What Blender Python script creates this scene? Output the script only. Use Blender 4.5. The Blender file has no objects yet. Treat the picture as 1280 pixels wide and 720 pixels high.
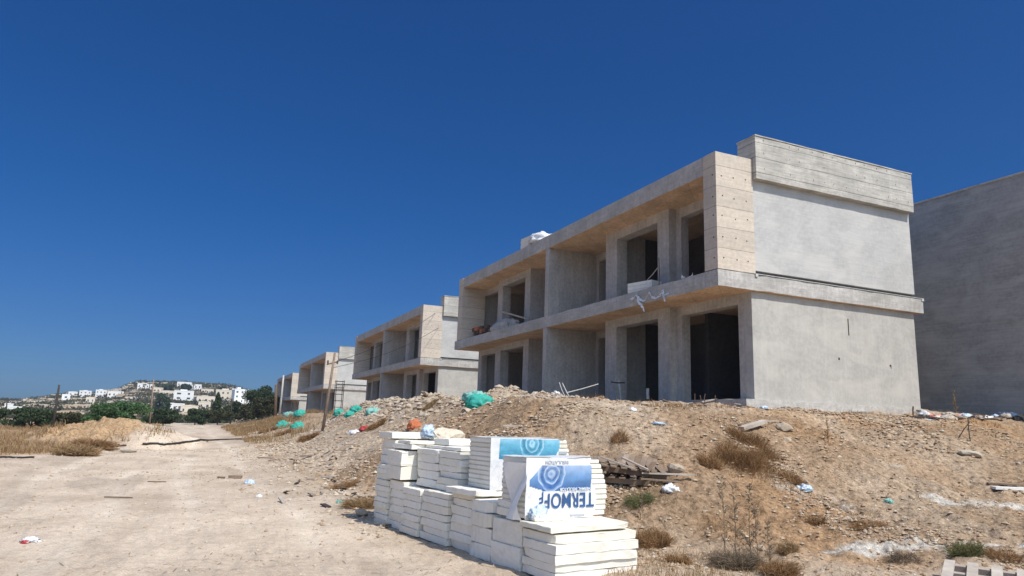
import bpy, bmesh, math, random
import numpy as np
from mathutils import Vector, Matrix

random.seed(11)
RS = np.random.RandomState(11)
scn = bpy.context.scene
COL = scn.collection

# ------------------------------------------------------------------ frames
F, PITCH, ROLL, YAW = 871.7, .1922, .0343, .4127
CX, CY, CZ = 5.6306, 18.6636, 5.5015          # front corner of the nearest building, underside of its floor slab
U = (-math.sin(YAW), math.cos(YAW)); V = (math.cos(YAW), math.sin(YAW))
EYE = 1.6
_cp, _sp, _cr, _sr = math.cos(PITCH), math.sin(PITCH), math.cos(ROLL), math.sin(ROLL)
_r0 = np.array([1, 0, 0.]); _u0 = np.array([0, -_sp, _cp]); CW = np.array([0, _cp, _sp])
CR = _cr*_r0 + _sr*_u0; CU = -_sr*_r0 + _cr*_u0

def W(u, v, z=0.): return (CX+U[0]*u+V[0]*v, CY+U[1]*u+V[1]*v, z)
def to_uv(x, y):
    dx = x-CX; dy = y-CY
    return dx*U[0]+dy*U[1], dx*V[0]+dy*V[1]

# ------------------------------------------------------------------ noise
def _h(ix, iy, s):
    n = (ix.astype(np.int64)*374761393 + iy.astype(np.int64)*668265263 + s*1274126177) & 0x7fffffff
    n = ((n ^ (n >> 13))*1274126177) & 0x7fffffff
    n = ((n ^ (n >> 16))*374761393) & 0x7fffffff
    return (n & 0xffff)/65535.0
def vn(x, y, s=0):
    xi = np.floor(x); yi = np.floor(y); fx = x-xi; fy = y-yi
    fx = fx*fx*(3-2*fx); fy = fy*fy*(3-2*fy)
    a = _h(xi, yi, s); b = _h(xi+1, yi, s); c = _h(xi, yi+1, s); d = _h(xi+1, yi+1, s)
    return (a*(1-fx)+b*fx)*(1-fy)+(c*(1-fx)+d*fx)*fy
def fbm(x, y, s=0, o=3):
    t = 0; a = 1; n = 0
    for i in range(o):
        t = t+a*(vn(x*2**i+17.3*i, y*2**i-9.1*i, s+i)-.5); n += a; a *= .5
    return t/n*2
def sst(a, b, x):
    t = np.clip((x-a)/(b-a), 0, 1); return t*t*(3-2*t)

# ------------------------------------------------------------------ terrain
def masks(x, y):
    u, v = to_uv(x, y)
    wob = fbm(x*.25, y*.25, 5, 3)
    A = np.interp(u+wob*.8, [-12, -9.4, -6.6, -5.2, -1.9, 0], [0, .05, .24, .44, .985, 1])
    vv = v+wob*.9
    Bn = np.interp(vv, [-10.2, -9.2, -8.2, -5.0, -3.8], [0, .05, .22, .95, 1]); Bf = np.interp(vv, [-11.3, -9.8, -8.2, -6.4, -4.7, -3.6], [0, .07, .22, .55, .93, 1]); kf = sst(0, 6, u)
    B = Bn*(1-kf)+Bf*kf
    fade = 1-sst(112, 140, u)
    return u, v, A*B*fade
def base_h(x, y):
    u, v, m = masks(x, y)
    plat = np.interp(u, [-6, -1.5, 1, 20, 27, 50, 60, 82, 92, 115, 140], [2.0, 2.13, 2.27, 2.24, 1.85, 1.75, 1.35, 1.15, .75, .6, .2])
    h = (plat+.19*sst(5.5, 9.5, v)*(1-sst(14, 22, u)))*m
    # rubble crest in front of the nearest building
    ridge = np.exp(-((v+4.1+.5*fbm(u*.4, v*0, 41, 2))/.95)**2)*sst(.5, 4, u)*(1-sst(24, 30, u))
    h = h + ridge*(.16+.32*sst(-.35, .5, fbm(u*.55, v*.3, 42, 2)))
    ridge2 = np.exp(-((v+3.9)/1.3)**2)*sst(26, 30, u)*(1-sst(52, 58, u))
    h = h + ridge2*(.0+.16*sst(-.3, .5, fbm(u*.5, v*.3, 43, 2)))
    # excavated heaps beside the road on the left
    def heap(cx, cy, rx, ry, a, hh, s):
        c, sn = math.cos(a), math.sin(a)
        dx = (x-cx)*c+(y-cy)*sn; dy = -(x-cx)*sn+(y-cy)*c
        d = np.sqrt((dx/rx)**2+(dy/ry)**2)+.22*fbm(x*.8, y*.8, s, 3)
        return hh*(1-np.exp(-2.2*np.clip(1-d, 0, 1)))*1.05
    h = h + heap(-18.1, 33.2, 3.9, 3.0, .2, 1.22, 51) + heap(-24.6, 39.0, 1.7, 1.8, .1, .5, 52) + heap(-21.4, 37.5, 2.8, 2.4, .1, .8, 53)
    # far country
    r = np.sqrt(x*x+y*y)+1e-6
    az = np.where(y > 0, 640+872*x/np.maximum(y, 1e-3), 5000*np.sign(x)+640)
    zr = 1.6+600/872*np.interp(az, [-2000, -600, 0, 40, 70, 100, 140, 160, 175, 186, 290, 310, 340, 420, 700, 2500], [2, 4, 4, 6, 10, 15, 16, 21, 27.5, 30.5, 31.5, 28, 23, 14, 6, 3])
    far = zr*(.15*sst(190, 300, r)+.85*sst(260, 600, r))*(1-.75*sst(640, 1500, r))
    terr = (np.floor(far/2.2+.5*fbm(x*.01, y*.01, 61, 2))*2.2-far)*.35*sst(280, 400, r)*(1-sst(560, 640, r))
    h = h + far + terr + sst(200, 400, r)*fbm(x*.02, y*.02, 62, 4)*1.4
    h = h - 1.6*sst(118, 170, r)*(1-sst(230, 330, r))
    return h
def field_mask(x, y):
    u, v = to_uv(x, y)
    edge = np.interp(u, [-20, 5, 11, 21, 40, 80, 130], [-20.5, -19.8, -18.6, -14.9, -15.6, -16.4, -15])
    return sst(.5, -.5, v-edge+fbm(x*.4, y*.4, 70, 3)*1.0)
def full_h(x, y):
    u, v, m = masks(x, y)
    h = base_h(x, y)
    r = np.sqrt(x*x+y*y)
    near = 1-sst(90, 160, r)
    rough = sst(.015, .12, m)
    fm = field_mask(x, y)
    h = h + near*rough*(fbm(x*.45+3, y*.45, 16, 2)*.14*(1-sst(.93, 1, m)) + fbm(x*.9, y*.9, 1, 3)*.13 + fbm(x*3.3, y*3.3, 2, 3)*.08 + fbm(x*11, y*11, 3, 3)*.042)
    gul = np.abs(fbm(u*1.1+v*.25, v*.35+u*.1, 14, 3))
    h = h - near*rough*(1-sst(0, .16, gul))*.05*(1-sst(.9, 1, m))
    ru = 1-rough
    rut = np.exp(-((v+13.3)/.35)**2)+np.exp(-((v+15.1)/.35)**2)
    h = h + near*ru*(fbm(x*.35, y*.35, 4, 3)*.06 + fbm(x*2.2, y*2.2, 6, 3)*.024 + fbm(x*9, y*9, 7, 2)*.008 - rut*.02 - .018*sum(np.exp(-((v+.7*fbm(u*.06, u*0, 87, 2)-q)/.2)**2) for q in (-11.6, -13.2, -14.4, -16.1)) + .012*fbm(u*3, v*12, 15, 2))
    h = h + near*fm*(fbm(x*.6, y*.6, 8, 3)*.12+.05)
    hp = sst(.15, .5, base_h(x, y))*fm
    h = h + near*hp*(fbm(x*2.5, y*2.5, 9, 3)*.26+fbm(x*8, y*8, 10, 2)*.07)
    return h

def ray(px, py):
    return CW+(px-640)/F*CR-(py-360)/F*CU
def at(px, py, rmin=3., rmax=1500., lift=0.):
    """first point of the ground met by a sight line"""
    d = ray(px, py); t = np.geomspace(rmin, rmax, 6000)
    X = d[0]*t; Y = d[1]*t; Z = EYE+d[2]*t
    hit = np.nonzero(Z < base_h(X, Y)+lift)[0]
    i = hit[0] if len(hit) else len(t)-1
    x, y = float(X[i]), float(Y[i])
    return Vector((x, y, gz(x, y)))
def gz(x, y):
    return float(full_h(np.array([x], float), np.array([y], float))[0])

# ------------------------------------------------------------------ object helpers
def tag(o, label, cat=None, group=None, kind=None):
    if label: o['label'] = label
    if cat: o['category'] = cat
    if group: o['group'] = group
    if kind: o['kind'] = kind
    return o
def mesh(name, verts, faces, mats=(), mi=None, smooth=False, recalc=False):
    me = bpy.data.meshes.new(name)
    if isinstance(verts, np.ndarray): verts = verts.tolist()
    if isinstance(faces, np.ndarray): faces = faces.tolist()
    me.from_pydata(verts, [], faces)
    for m in mats: me.materials.append(m)
    if mi is not None: me.polygons.foreach_set('material_index', np.array(mi, dtype=np.int32))
    if recalc:
        bm = bmesh.new(); bm.from_mesh(me); bmesh.ops.recalc_face_normals(bm, faces=bm.faces); bm.to_mesh(me); bm.free()
    if smooth: me.polygons.foreach_set('use_smooth', np.ones(len(me.polygons), dtype=bool))
    me.update()
    return me
def obj(name, me, parent=None, loc=None, rot=None, scale=None):
    o = bpy.data.objects.new(name, me); COL.objects.link(o)
    if parent: o.parent = parent
    if loc is not None: o.location = loc
    if rot is not None: o.rotation_euler = rot
    if scale is not None: o.scale = scale
    return o
def empty(name, loc=(0, 0, 0), rz=0., label=None, cat=None, group=None):
    o = bpy.data.objects.new(name, None); COL.objects.link(o)
    o.location = loc; o.rotation_euler = (0, 0, rz); o.empty_display_size = .2
    tag(o, label, cat, group); return o
def copy_tree(o, parent=None):
    c = o.copy(); COL.objects.link(c); c.parent = parent
    for ch in list(o.children): copy_tree(ch, c)
    return c

class MB:
    def __init__(s, flip=False): s.v = []; s.f = []; s.m = []; s.flip = flip
    def quad(s, pts, m=0):
        n = len(s.v); s.v += [tuple(p) for p in pts]; s.f.append(tuple(range(n, n+len(pts)))); s.m.append(m)
    def box(s, x0, x1, y0, y1, z0, z1, m=0, mb=None, mt=None):
        if s.flip: x0, x1 = -x1, -x0
        n = len(s.v)
        s.v += [(x0,y0,z0),(x1,y0,z0),(x1,y1,z0),(x0,y1,z0),(x0,y0,z1),(x1,y0,z1),(x1,y1,z1),(x0,y1,z1)]
        s.f += [(n,n+3,n+2,n+1),(n+4,n+5,n+6,n+7),(n,n+1,n+5,n+4),(n+1,n+2,n+6,n+5),(n+2,n+3,n+7,n+6),(n+3,n,n+4,n+7)]
        s.m += [m if mb is None else mb, m if mt is None else mt, m, m, m, m]
    def rbox(s, x0, x1, y0, y1, z0, z1, m=0, mb=None, mt=None, step=.3, amp=.012, seed=0):
        """box of cast concrete: its edges wander and are chipped, its faces stay plane"""
        if s.flip: x0, x1 = -x1, -x0
        from mathutils import noise as mn
        lo = (x0, y0, z0); hi = (x1, y1, z1)
        def ax(k):
            n = max(1, int(round((hi[k]-lo[k])/step))); return [lo[k]+(hi[k]-lo[k])*i/n for i in range(n+1)]
        A = [ax(0), ax(1), ax(2)]; idx = {}
        def vid(i, j, k):
            q = (i, j, k)
            if q not in idx:
                p = Vector((A[0][i], A[1][j], A[2][k])); ext = [(i in (0, len(A[0])-1)), (j in (0, len(A[1])-1)), (k in (0, len(A[2])-1))]
                if sum(ext) >= 2:
                    for d in range(3):
                        if ext[d]:
                            inw = 1 if abs(p[d]-lo[d]) < 1e-6 else -1
                            nz = mn.noise(p*1.9+Vector((seed, d*7, 0))); ch = max(0, mn.noise(p*5.3+Vector((seed*3, d*5, 2)))-.18)
                            p[d] += inw*(amp*.5*(1+nz)+ch*amp*3)
                idx[q] = len(s.v); s.v.append(tuple(p))
            return idx[q]
        nx, ny, nz_ = len(A[0])-1, len(A[1])-1, len(A[2])-1
        mb = m if mb is None else mb; mt = m if mt is None else mt
        for i in range(nx):
            for j in range(ny):
                s.f.append((vid(i,j,0), vid(i,j+1,0), vid(i+1,j+1,0), vid(i+1,j,0))); s.m.append(mb)
                s.f.append((vid(i,j,nz_), vid(i+1,j,nz_), vid(i+1,j+1,nz_), vid(i,j+1,nz_))); s.m.append(mt)
        for i in range(nx):
            for k in range(nz_):
                s.f.append((vid(i,0,k), vid(i+1,0,k), vid(i+1,0,k+1), vid(i,0,k+1))); s.m.append(m)
                s.f.append((vid(i,ny,k), vid(i,ny,k+1), vid(i+1,ny,k+1), vid(i+1,ny,k))); s.m.append(m)
        for j in range(ny):
            for k in range(nz_):
                s.f.append((vid(0,j,k), vid(0,j,k+1), vid(0,j+1,k+1), vid(0,j+1,k))); s.m.append(m)
                s.f.append((vid(nx,j,k), vid(nx,j+1,k), vid(nx,j+1,k+1), vid(nx,j,k+1))); s.m.append(m)
    def tube(s, pts, r, m=0, seg=8, caps=True):
        pts = [Vector(p) for p in pts]; k = len(pts); n = len(s.v)
        rr = r if isinstance(r, (list, tuple)) else [r]*k
        for i, p in enumerate(pts):
            d = (pts[min(i+1, k-1)]-pts[max(i-1, 0)])
            if d.length < 1e-9: d = Vector((0, 0, 1))
            d.normalize(); a = d.orthogonal().normalized() if i == 0 else (a-d*a.dot(d)).normalized()
            b = d.cross(a)
            for j in range(seg):
                t = 2*math.pi*j/seg
                s.v.append(tuple(p+(a*math.cos(t)+b*math.sin(t))*rr[i]))
        for i in range(k-1):
            for j in range(seg):
                q = (j+1) % seg
                s.f.append((n+i*seg+j, n+i*seg+q, n+(i+1)*seg+q, n+(i+1)*seg+j)); s.m.append(m)
        if caps:
            s.f.append(tuple(n+j for j in reversed(range(seg)))); s.m.append(m)
            s.f.append(tuple(n+(k-1)*seg+j for j in range(seg))); s.m.append(m)
    def build(s, name, mats, parent=None, smooth=False, **kw):
        if not isinstance(mats, (list, tuple)): mats = [mats]
        return obj(name, mesh(name, s.v, s.f, mats, s.m, smooth), parent, **kw)

# ------------------------------------------------------------------ materials
def newmat(name):
    m = bpy.data.materials.new(name); m.use_nodes = True
    nt = m.node_tree; b = nt.nodes['Principled BSDF']
    return m, nt, b
def N(nt, typ, **kw):
    n = nt.nodes.new(typ)
    for k, v in kw.items():
        if k.startswith('i_'):
            key = k[2:]; key = int(key) if key.isdigit() else key
            n.inputs[key].default_value = v
        else: setattr(n, k, v)
    return n
def ramp(nt, fac, stops):
    r = nt.nodes.new('ShaderNodeValToRGB'); e = r.color_ramp.elements
    e[0].position, e[0].color = stops[0][0], (*stops[0][1], 1) if len(stops[0][1]) == 3 else stops[0][1]
    e[1].position, e[1].color = stops[-1][0], (*stops[-1][1], 1)
    for p, c in stops[1:-1]:
        q = e.new(p); q.color = (*c, 1)
    nt.links.new(fac, r.inputs[0]); return r.outputs[0]
def mixc(nt, a, b, fac, mode='MIX'):
    m = nt.nodes.new('ShaderNodeMix'); m.data_type = 'RGBA'; m.blend_type = mode
    for i, s in ((0, fac), (6, a), (7, b)):
        if hasattr(s, 'is_linked') or hasattr(s, 'links'): nt.links.new(s, m.inputs[i])
        elif isinstance(s, (int, float)): m.inputs[i].default_value = s
        else: m.inputs[i].default_value = (*s, 1)
    return m.outputs[2]
def gray(v): return (v, v, v)
def simple(name, col, rough=.9, var=.2, scale=4., bump=.3, bscale=40., bdist=.01, coord='Object', metal=0., spec=.3, dirt=None):
    m, nt, b = newmat(name)
    tc = N(nt, 'ShaderNodeTexCoord').outputs[coord]
    n1 = N(nt, 'ShaderNodeTexNoise', i_Scale=scale, i_Detail=6., i_Roughness=.6); nt.links.new(tc, n1.inputs[0])
    c = ramp(nt, n1.outputs[0], [(.3, tuple(k*(1-var) for k in col)), (.7, tuple(min(1, k*(1+var)) for k in col))])
    if dirt:
        n3 = N(nt, 'ShaderNodeTexNoise', i_Scale=scale*.6, i_Detail=8., i_Roughness=.7); nt.links.new(tc, n3.inputs[0])
        f = ramp(nt, n3.outputs[0], [(.5, gray(0)), (.72, gray(.8))])
        c = mixc(nt, c, dirt, f)
    nt.links.new(c, b.inputs['Base Color'])
    b.inputs['Roughness'].default_value = rough; b.inputs['Metallic'].default_value = metal
    b.inputs['Specular IOR Level'].default_value = spec
    if bump:
        n2 = N(nt, 'ShaderNodeTexNoise', i_Scale=bscale, i_Detail=5.); nt.links.new(tc, n2.inputs[0])
        bp = N(nt, 'ShaderNodeBump', i_Strength=bump, i_Distance=bdist); nt.links.new(n2.outputs[0], bp.inputs['Height'])
        nt.links.new(bp.outputs[0], b.inputs['Normal'])
    return m

def concrete(name, col, var=.14, stain=.35, joints=None, streak=0., bump=.4, blotch=None, grain=0.):
    m, nt, b = newmat(name)
    tc = N(nt, 'ShaderNodeTexCoord').outputs['Object']
    n1 = N(nt, 'ShaderNodeTexNoise', i_Scale=1.1, i_Detail=7., i_Roughness=.62); nt.links.new(tc, n1.inputs[0])
    c = ramp(nt, n1.outputs[0], [(.3, tuple(k*(1-var) for k in col)), (.7, tuple(min(1, k*(1+var)) for k in col))])
    n2 = N(nt, 'ShaderNodeTexNoise', i_Scale=9., i_Detail=9., i_Roughness=.7); nt.links.new(tc, n2.inputs[0])
    f2 = ramp(nt, n2.outputs[0], [(.35, gray(1-stain*.7)), (.62, gray(1.06))])
    c = mixc(nt, c, f2, 1., 'MULTIPLY')
    if blotch:
        mp = N(nt, 'ShaderNodeMapping'); mp.inputs['Scale'].default_value = (.5, .5, .9); nt.links.new(tc, mp.inputs[0])
        n4 = N(nt, 'ShaderNodeTexNoise', i_Scale=1.6, i_Detail=4., i_Distortion=.6); nt.links.new(mp.outputs[0], n4.inputs[0])
        c = mixc(nt, c, blotch, ramp(nt, n4.outputs[0], [(.48, gray(0)), (.66, gray(.75))]))
    if streak:
        mp = N(nt, 'ShaderNodeMapping'); mp.inputs['Scale'].default_value = (3.5, 3.5, .22); nt.links.new(tc, mp.inputs[0])
        n3 = N(nt, 'ShaderNodeTexNoise', i_Scale=2.2, i_Detail=6., i_Roughness=.65); nt.links.new(mp.outputs[0], n3.inputs[0])
        f3 = ramp(nt, n3.outputs[0], [(.42, gray(1-streak)), (.6, gray(1.))])
        c = mixc(nt, c, f3, 1., 'MULTIPLY')
    if grain:      # marks of the boards, running along the pour
        mp = N(nt, 'ShaderNodeMapping'); mp.inputs['Scale'].default_value = (.5, .5, 9.); nt.links.new(tc, mp.inputs[0])
        n6 = N(nt, 'ShaderNodeTexNoise', i_Scale=2.4, i_Detail=6., i_Roughness=.6); nt.links.new(mp.outputs[0], n6.inputs[0])
        c = mixc(nt, c, ramp(nt, n6.outputs[0], [(.36, gray(1-grain)), (.62, gray(1.06))]), 1., 'MULTIPLY')
    if joints:
        w, h, off, dark = joints
        sep = N(nt, 'ShaderNodeSeparateXYZ'); nt.links.new(tc, sep.inputs[0])
        ad = N(nt, 'ShaderNodeMath', operation='ADD'); nt.links.new(sep.outputs[0], ad.inputs[0]); nt.links.new(sep.outputs[1], ad.inputs[1])
        az = N(nt, 'ShaderNodeMath', operation='ADD', i_1=off); nt.links.new(sep.outputs[2], az.inputs[0])
        nz = N(nt, 'ShaderNodeTexNoise', i_Scale=2.); nt.links.new(tc, nz.inputs[0])
        az2 = N(nt, 'ShaderNodeMath', operation='MULTIPLY_ADD', i_1=.03); nt.links.new(nz.outputs[0], az2.inputs[0]); nt.links.new(az.outputs[0], az2.inputs[2])
        cb = N(nt, 'ShaderNodeCombineXYZ'); nt.links.new(ad.outputs[0], cb.inputs[0]); nt.links.new(az2.outputs[0], cb.inputs[1])
        br = N(nt, 'ShaderNodeTexBrick', i_Scale=1.); br.offset = 0.; br.inputs['Mortar Size'].default_value = .009
        br.inputs['Brick Width'].default_value = w; br.inputs['Row Height'].default_value = h
        br.inputs['Color1'].default_value = (1, 1, 1, 1); br.inputs['Color2'].default_value = (.86, .86, .86, 1); br.inputs['Mortar'].default_value = (dark, dark, dark, 1)
        nt.links.new(cb.outputs[0], br.inputs[0])
        c = mixc(nt, c, br.outputs[0], 1., 'MULTIPLY')
    nt.links.new(c, b.inputs['Base Color']); b.inputs['Roughness'].default_value = .92; b.inputs['Specular IOR Level'].default_value = .2
    n5 = N(nt, 'ShaderNodeTexNoise', i_Scale=26., i_Detail=8., i_Roughness=.7); nt.links.new(tc, n5.inputs[0])
    bp = N(nt, 'ShaderNodeBump', i_Strength=bump, i_Distance=.012); nt.links.new(n5.outputs[0], bp.inputs['Height'])
    nt.links.new(bp.outputs[0], b.inputs['Normal'])
    return m

M = {}
M['slab'] = concrete('slab_concrete', (.52, .50, .465), stain=.3, streak=.10, blotch=(.38, .365, .33), grain=.10)
M['parapet'] = concrete('parapet_concrete', (.56, .53, .47), stain=.22, streak=.06, joints=(60., .46, .19, .35), blotch=(.42, .40, .355), grain=.22)
M['panel'] = concrete('formwork_panel', (.62, .54, .445), var=.06, stain=.14, joints=(60., .60, .1, .5), grain=.08)
M['wall'] = concrete('rough_wall', (.50, .475, .44), stain=.3, streak=.12)
M['soffit'] = concrete('soffit_formwork_bounce', (.72, .52, .35), var=.25, stain=.35, joints=(1.25, 2.4, 0., .6))  # formwork stain, with orange ground bounce raised into the colour
M['plaster'] = concrete('grey_plaster', (.46, .455, .435), var=.08, stain=.12, blotch=(.54, .53, .50), bump=.35, grain=.03)
M['plaster_low'] = concrete('warm_grey_plaster', (.455, .44, .405), var=.09, stain=.14, blotch=(.55, .525, .475), bump=.35, streak=.05)
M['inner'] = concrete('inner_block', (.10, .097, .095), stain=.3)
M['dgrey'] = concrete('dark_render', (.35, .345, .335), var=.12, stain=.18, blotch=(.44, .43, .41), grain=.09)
M['hole'] = simple('tie_hole_dark', (.04, .035, .03), var=.1)
M['strip'] = simple('base_gap_shade', (.10, .095, .09), var=.2, metal=.2)  # gap under the plaster, its shade put into a dark strip
M['zinc'] = simple('zinc', (.62, .62, .60), rough=.5, metal=.3)

# ground material: colours by vertex attribute (kind of soil), fine structure by nodes
def ground_mat():
    m, nt, b = newmat('ground_soil')
    at_ = N(nt, 'ShaderNodeAttribute', attribute_name='soil')
    ms = N(nt, 'ShaderNodeAttribute', attribute_name='rough')
    tc = N(nt, 'ShaderNodeTexCoord').outputs['Object']
    c = at_.outputs['Color']
    n0 = N(nt, 'ShaderNodeTexNoise', i_Scale=.55, i_Detail=8., i_Roughness=.62); nt.links.new(tc, n0.inputs[0])
    c = mixc(nt, c, ramp(nt, n0.outputs[0], [(.3, (.82, .80, .77)), (.7, (1.15, 1.15, 1.15))]), 1., 'MULTIPLY')
    n1 = N(nt, 'ShaderNodeTexNoise', i_Scale=9., i_Detail=9., i_Roughness=.75); nt.links.new(tc, n1.inputs[0])
    k1 = mixc(nt, ramp(nt, n1.outputs[0], [(.32, gray(.80)), (.5, gray(.98)), (.66, gray(1.12))]), ramp(nt, n1.outputs[0], [(.36, (.42, .40, .36)), (.5, gray(.96)), (.64, (1.36, 1.36, 1.33))]), ms.outputs['Fac'])
    c = mixc(nt, c, k1, 1., 'MULTIPLY')
    nf_ = N(nt, 'ShaderNodeTexNoise', i_Scale=48., i_Detail=5., i_Roughness=.7); nt.links.new(tc, nf_.inputs[0])
    c = mixc(nt, c, ramp(nt, nf_.outputs[0], [(.34, gray(.74)), (.5, gray(.99)), (.66, gray(1.2))]), 1., 'MULTIPLY')
    # pebbles: voronoi cells of varied lightness
    vo = N(nt, 'ShaderNodeTexVoronoi', i_Scale=22.); nt.links.new(tc, vo.inputs['Vector'])
    sp = N(nt, 'ShaderNodeSeparateColor'); nt.links.new(vo.outputs['Color'], sp.inputs[0])
    lt = ramp(nt, sp.outputs[0], [(.0, gray(.62)), (.45, gray(.95)), (.8, gray(1.05)), (.9, (1.6, 1.6, 1.6))])
    edge = ramp(nt, vo.outputs['Distance'], [(.15, gray(1)), (.5, gray(0))])
    fm = N(nt, 'ShaderNodeMath', operation='MULTIPLY'); nt.links.new(edge, fm.inputs[0]); nt.links.new(ms.outputs['Fac'], fm.inputs[1])
    fm2 = N(nt, 'ShaderNodeMath', operation='MULTIPLY_ADD', i_1=.65, i_2=.0); nt.links.new(fm.outputs[0], fm2.inputs[0])
    c = mixc(nt, c, mixc(nt, c, lt, 1., 'MULTIPLY'), fm2.outputs[0])
    nt.links.new(c, b.inputs['Base Color'])
    b.inputs['Roughness'].default_value = 1.; b.inputs['Specular IOR Level'].default_value = .05
    n2 = N(nt, 'ShaderNodeTexNoise', i_Scale=14., i_Detail=10., i_Roughness=.72); nt.links.new(tc, n2.inputs[0])
    s2 = N(nt, 'ShaderNodeMath', operation='MULTIPLY_ADD', i_1=.6, i_2=.4); nt.links.new(ms.outputs['Fac'], s2.inputs[0])
    bp = N(nt, 'ShaderNodeBump', i_Distance=.06); nt.links.new(n2.outputs[0], bp.inputs['Height']); nt.links.new(s2.outputs[0], bp.inputs['Strength'])
    nt.links.new(bp.outputs[0], b.inputs['Normal'])
    return m
M['ground'] = ground_mat()

def varmat(name, cols, rough=.95, spec=.1, trans=0., scale=None):
    """each separate object or leaf picks a tone: random by object and by mesh island"""
    m, nt, b = newmat(name)
    g = N(nt, 'ShaderNodeNewGeometry'); oi = N(nt, 'ShaderNodeObjectInfo')
    a = N(nt, 'ShaderNodeMath', operation='ADD'); nt.links.new(g.outputs['Random Per Island'], a.inputs[0]); nt.links.new(oi.outputs['Random'], a.inputs[1])
    fr = N(nt, 'ShaderNodeMath', operation='FRACT'); nt.links.new(a.outputs[0], fr.inputs[0])
    k = len(cols)
    c = ramp(nt, fr.outputs[0], [(i/(k-1), cc) for i, cc in enumerate(cols)])
    tc = N(nt, 'ShaderNodeTexCoord').outputs['Object']
    n1 = N(nt, 'ShaderNodeTexNoise', i_Scale=scale or 12., i_Detail=6., i_Roughness=.7); nt.links.new(tc, n1.inputs[0])
    c = mixc(nt, c, ramp(nt, n1.outputs[0], [(.3, gray(.72)), (.7, gray(1.15))]), 1., 'MULTIPLY')
    nt.links.new(c, b.inputs['Base Color']); b.inputs['Roughness'].default_value = rough; b.inputs['Specular IOR Level'].default_value = spec
    if trans:
        tr = N(nt, 'ShaderNodeBsdfTranslucent'); nt.links.new(c, tr.inputs[0])
        mx = N(nt, 'ShaderNodeMixShader', i_0=trans); out = nt.nodes['Material Output']
        nt.links.new(b.outputs[0], mx.inputs[1]); nt.links.new(tr.outputs[0], mx.inputs[2]); nt.links.new(mx.outputs[0], out.inputs[0])
    return m
M['stone'] = varmat('rubble_stone', [(.36, .26, .175), (.45, .36, .26), (.56, .49, .39), (.40, .30, .205), (.50, .42, .32)])
M['limestone'] = varmat('limestone', [(.62, .54, .43), (.56, .48, .37)], scale=7)
M['concbit'] = varmat('concrete_lump', [(.44, .37, .29), (.38, .30, .22), (.52, .46, .38), (.34, .26, .18)])
M['drygrass'] = varmat('dry_grass', [(.37, .25, .13), (.46, .34, .19), (.26, .16, .08), (.34, .21, .10)], trans=.25)
M['drybush'] = varmat('dry_brown_bush', [(.26, .14, .065), (.38, .22, .10), (.18, .10, .05), (.44, .29, .15)], trans=.15)
M['greyweed'] = varmat('grey_weed', [(.16, .12, .085), (.24, .18, .12), (.10, .08, .055)])
M['greenweed'] = varmat('green_weed', [(.10, .12, .04), (.16, .17, .07), (.24, .20, .10)], trans=.2)
M['leafdark'] = varmat('leaf_dark', [(.04, .062, .03), (.058, .085, .038), (.08, .105, .05), (.05, .07, .038)], trans=.2)
M['leafolive'] = varmat('leaf_olive', [(.05, .06, .025), (.08, .085, .04), (.11, .105, .055), (.035, .045, .02)], trans=.2)
M['leafgreen'] = varmat('leaf_green', [(.075, .14, .055), (.10, .18, .075), (.08, .15, .065), (.12, .19, .085)], trans=.25)
M['bark'] = simple('bark', (.10, .075, .055), var=.3, scale=8)
M['oldwood'] = varmat('weathered_wood', [(.20, .14, .095), (.29, .22, .16), (.15, .10, .07), (.34, .27, .21)], scale=6)
M['palewood'] = varmat('pale_wood', [(.44, .38, .32), (.52, .46, .39), (.38, .32, .27)], scale=6)
M['polewood'] = simple('pole_wood', (.23, .17, .13), var=.25, scale=6)
M['darkpole'] = simple('dark_pole_wood', (.055, .045, .04), var=.25, scale=6)
M['steel'] = simple('rusty_steel', (.16, .10, .07), rough=.7, var=.3, scale=20, metal=.3)
M['palesteel'] = simple('pale_steel', (.55, .53, .50), rough=.5, var=.15, scale=20, metal=.2)
M['rubber'] = simple('black_hose', (.03, .028, .026), rough=.6)
M['white'] = simple('white_render', (.78, .77, .74), var=.05, scale=1.)
M['cream'] = simple('cream_render', (.68, .60, .48), var=.06, scale=1.)
M['glassdark'] = simple('dark_pane', (.05, .06, .07), rough=.3, bump=0)
def foam_mat():
    m, nt, b = newmat('foam_board')
    tc = N(nt, 'ShaderNodeTexCoord').outputs['Object']; oi = N(nt, 'ShaderNodeObjectInfo')
    base = ramp(nt, oi.outputs['Random'], [(0, (.74, .70, .59)), (.5, (.80, .78, .72)), (1., (.77, .74, .65))])
    n = N(nt, 'ShaderNodeTexNoise', i_Scale=3., i_Detail=8., i_Roughness=.7); nt.links.new(tc, n.inputs[0])
    c = mixc(nt, base, (.55, .49, .39), ramp(nt, n.outputs[0], [(.5, gray(0)), (.72, gray(.55))]))
    nt.links.new(c, b.inputs['Base Color']); b.inputs['Roughness'].default_value = .85; b.inputs['Specular IOR Level'].default_value = .15
    b.inputs['Subsurface Weight'].default_value = .0
    n2 = N(nt, 'ShaderNodeTexNoise', i_Scale=60., i_Detail=4.); nt.links.new(tc, n2.inputs[0])
    bp = N(nt, 'ShaderNodeBump', i_Strength=.35, i_Distance=.006); nt.links.new(n2.outputs[0], bp.inputs['Height']); nt.links.new(bp.outputs[0], b.inputs['Normal'])
    return m
M['foam'] = foam_mat()
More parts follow.
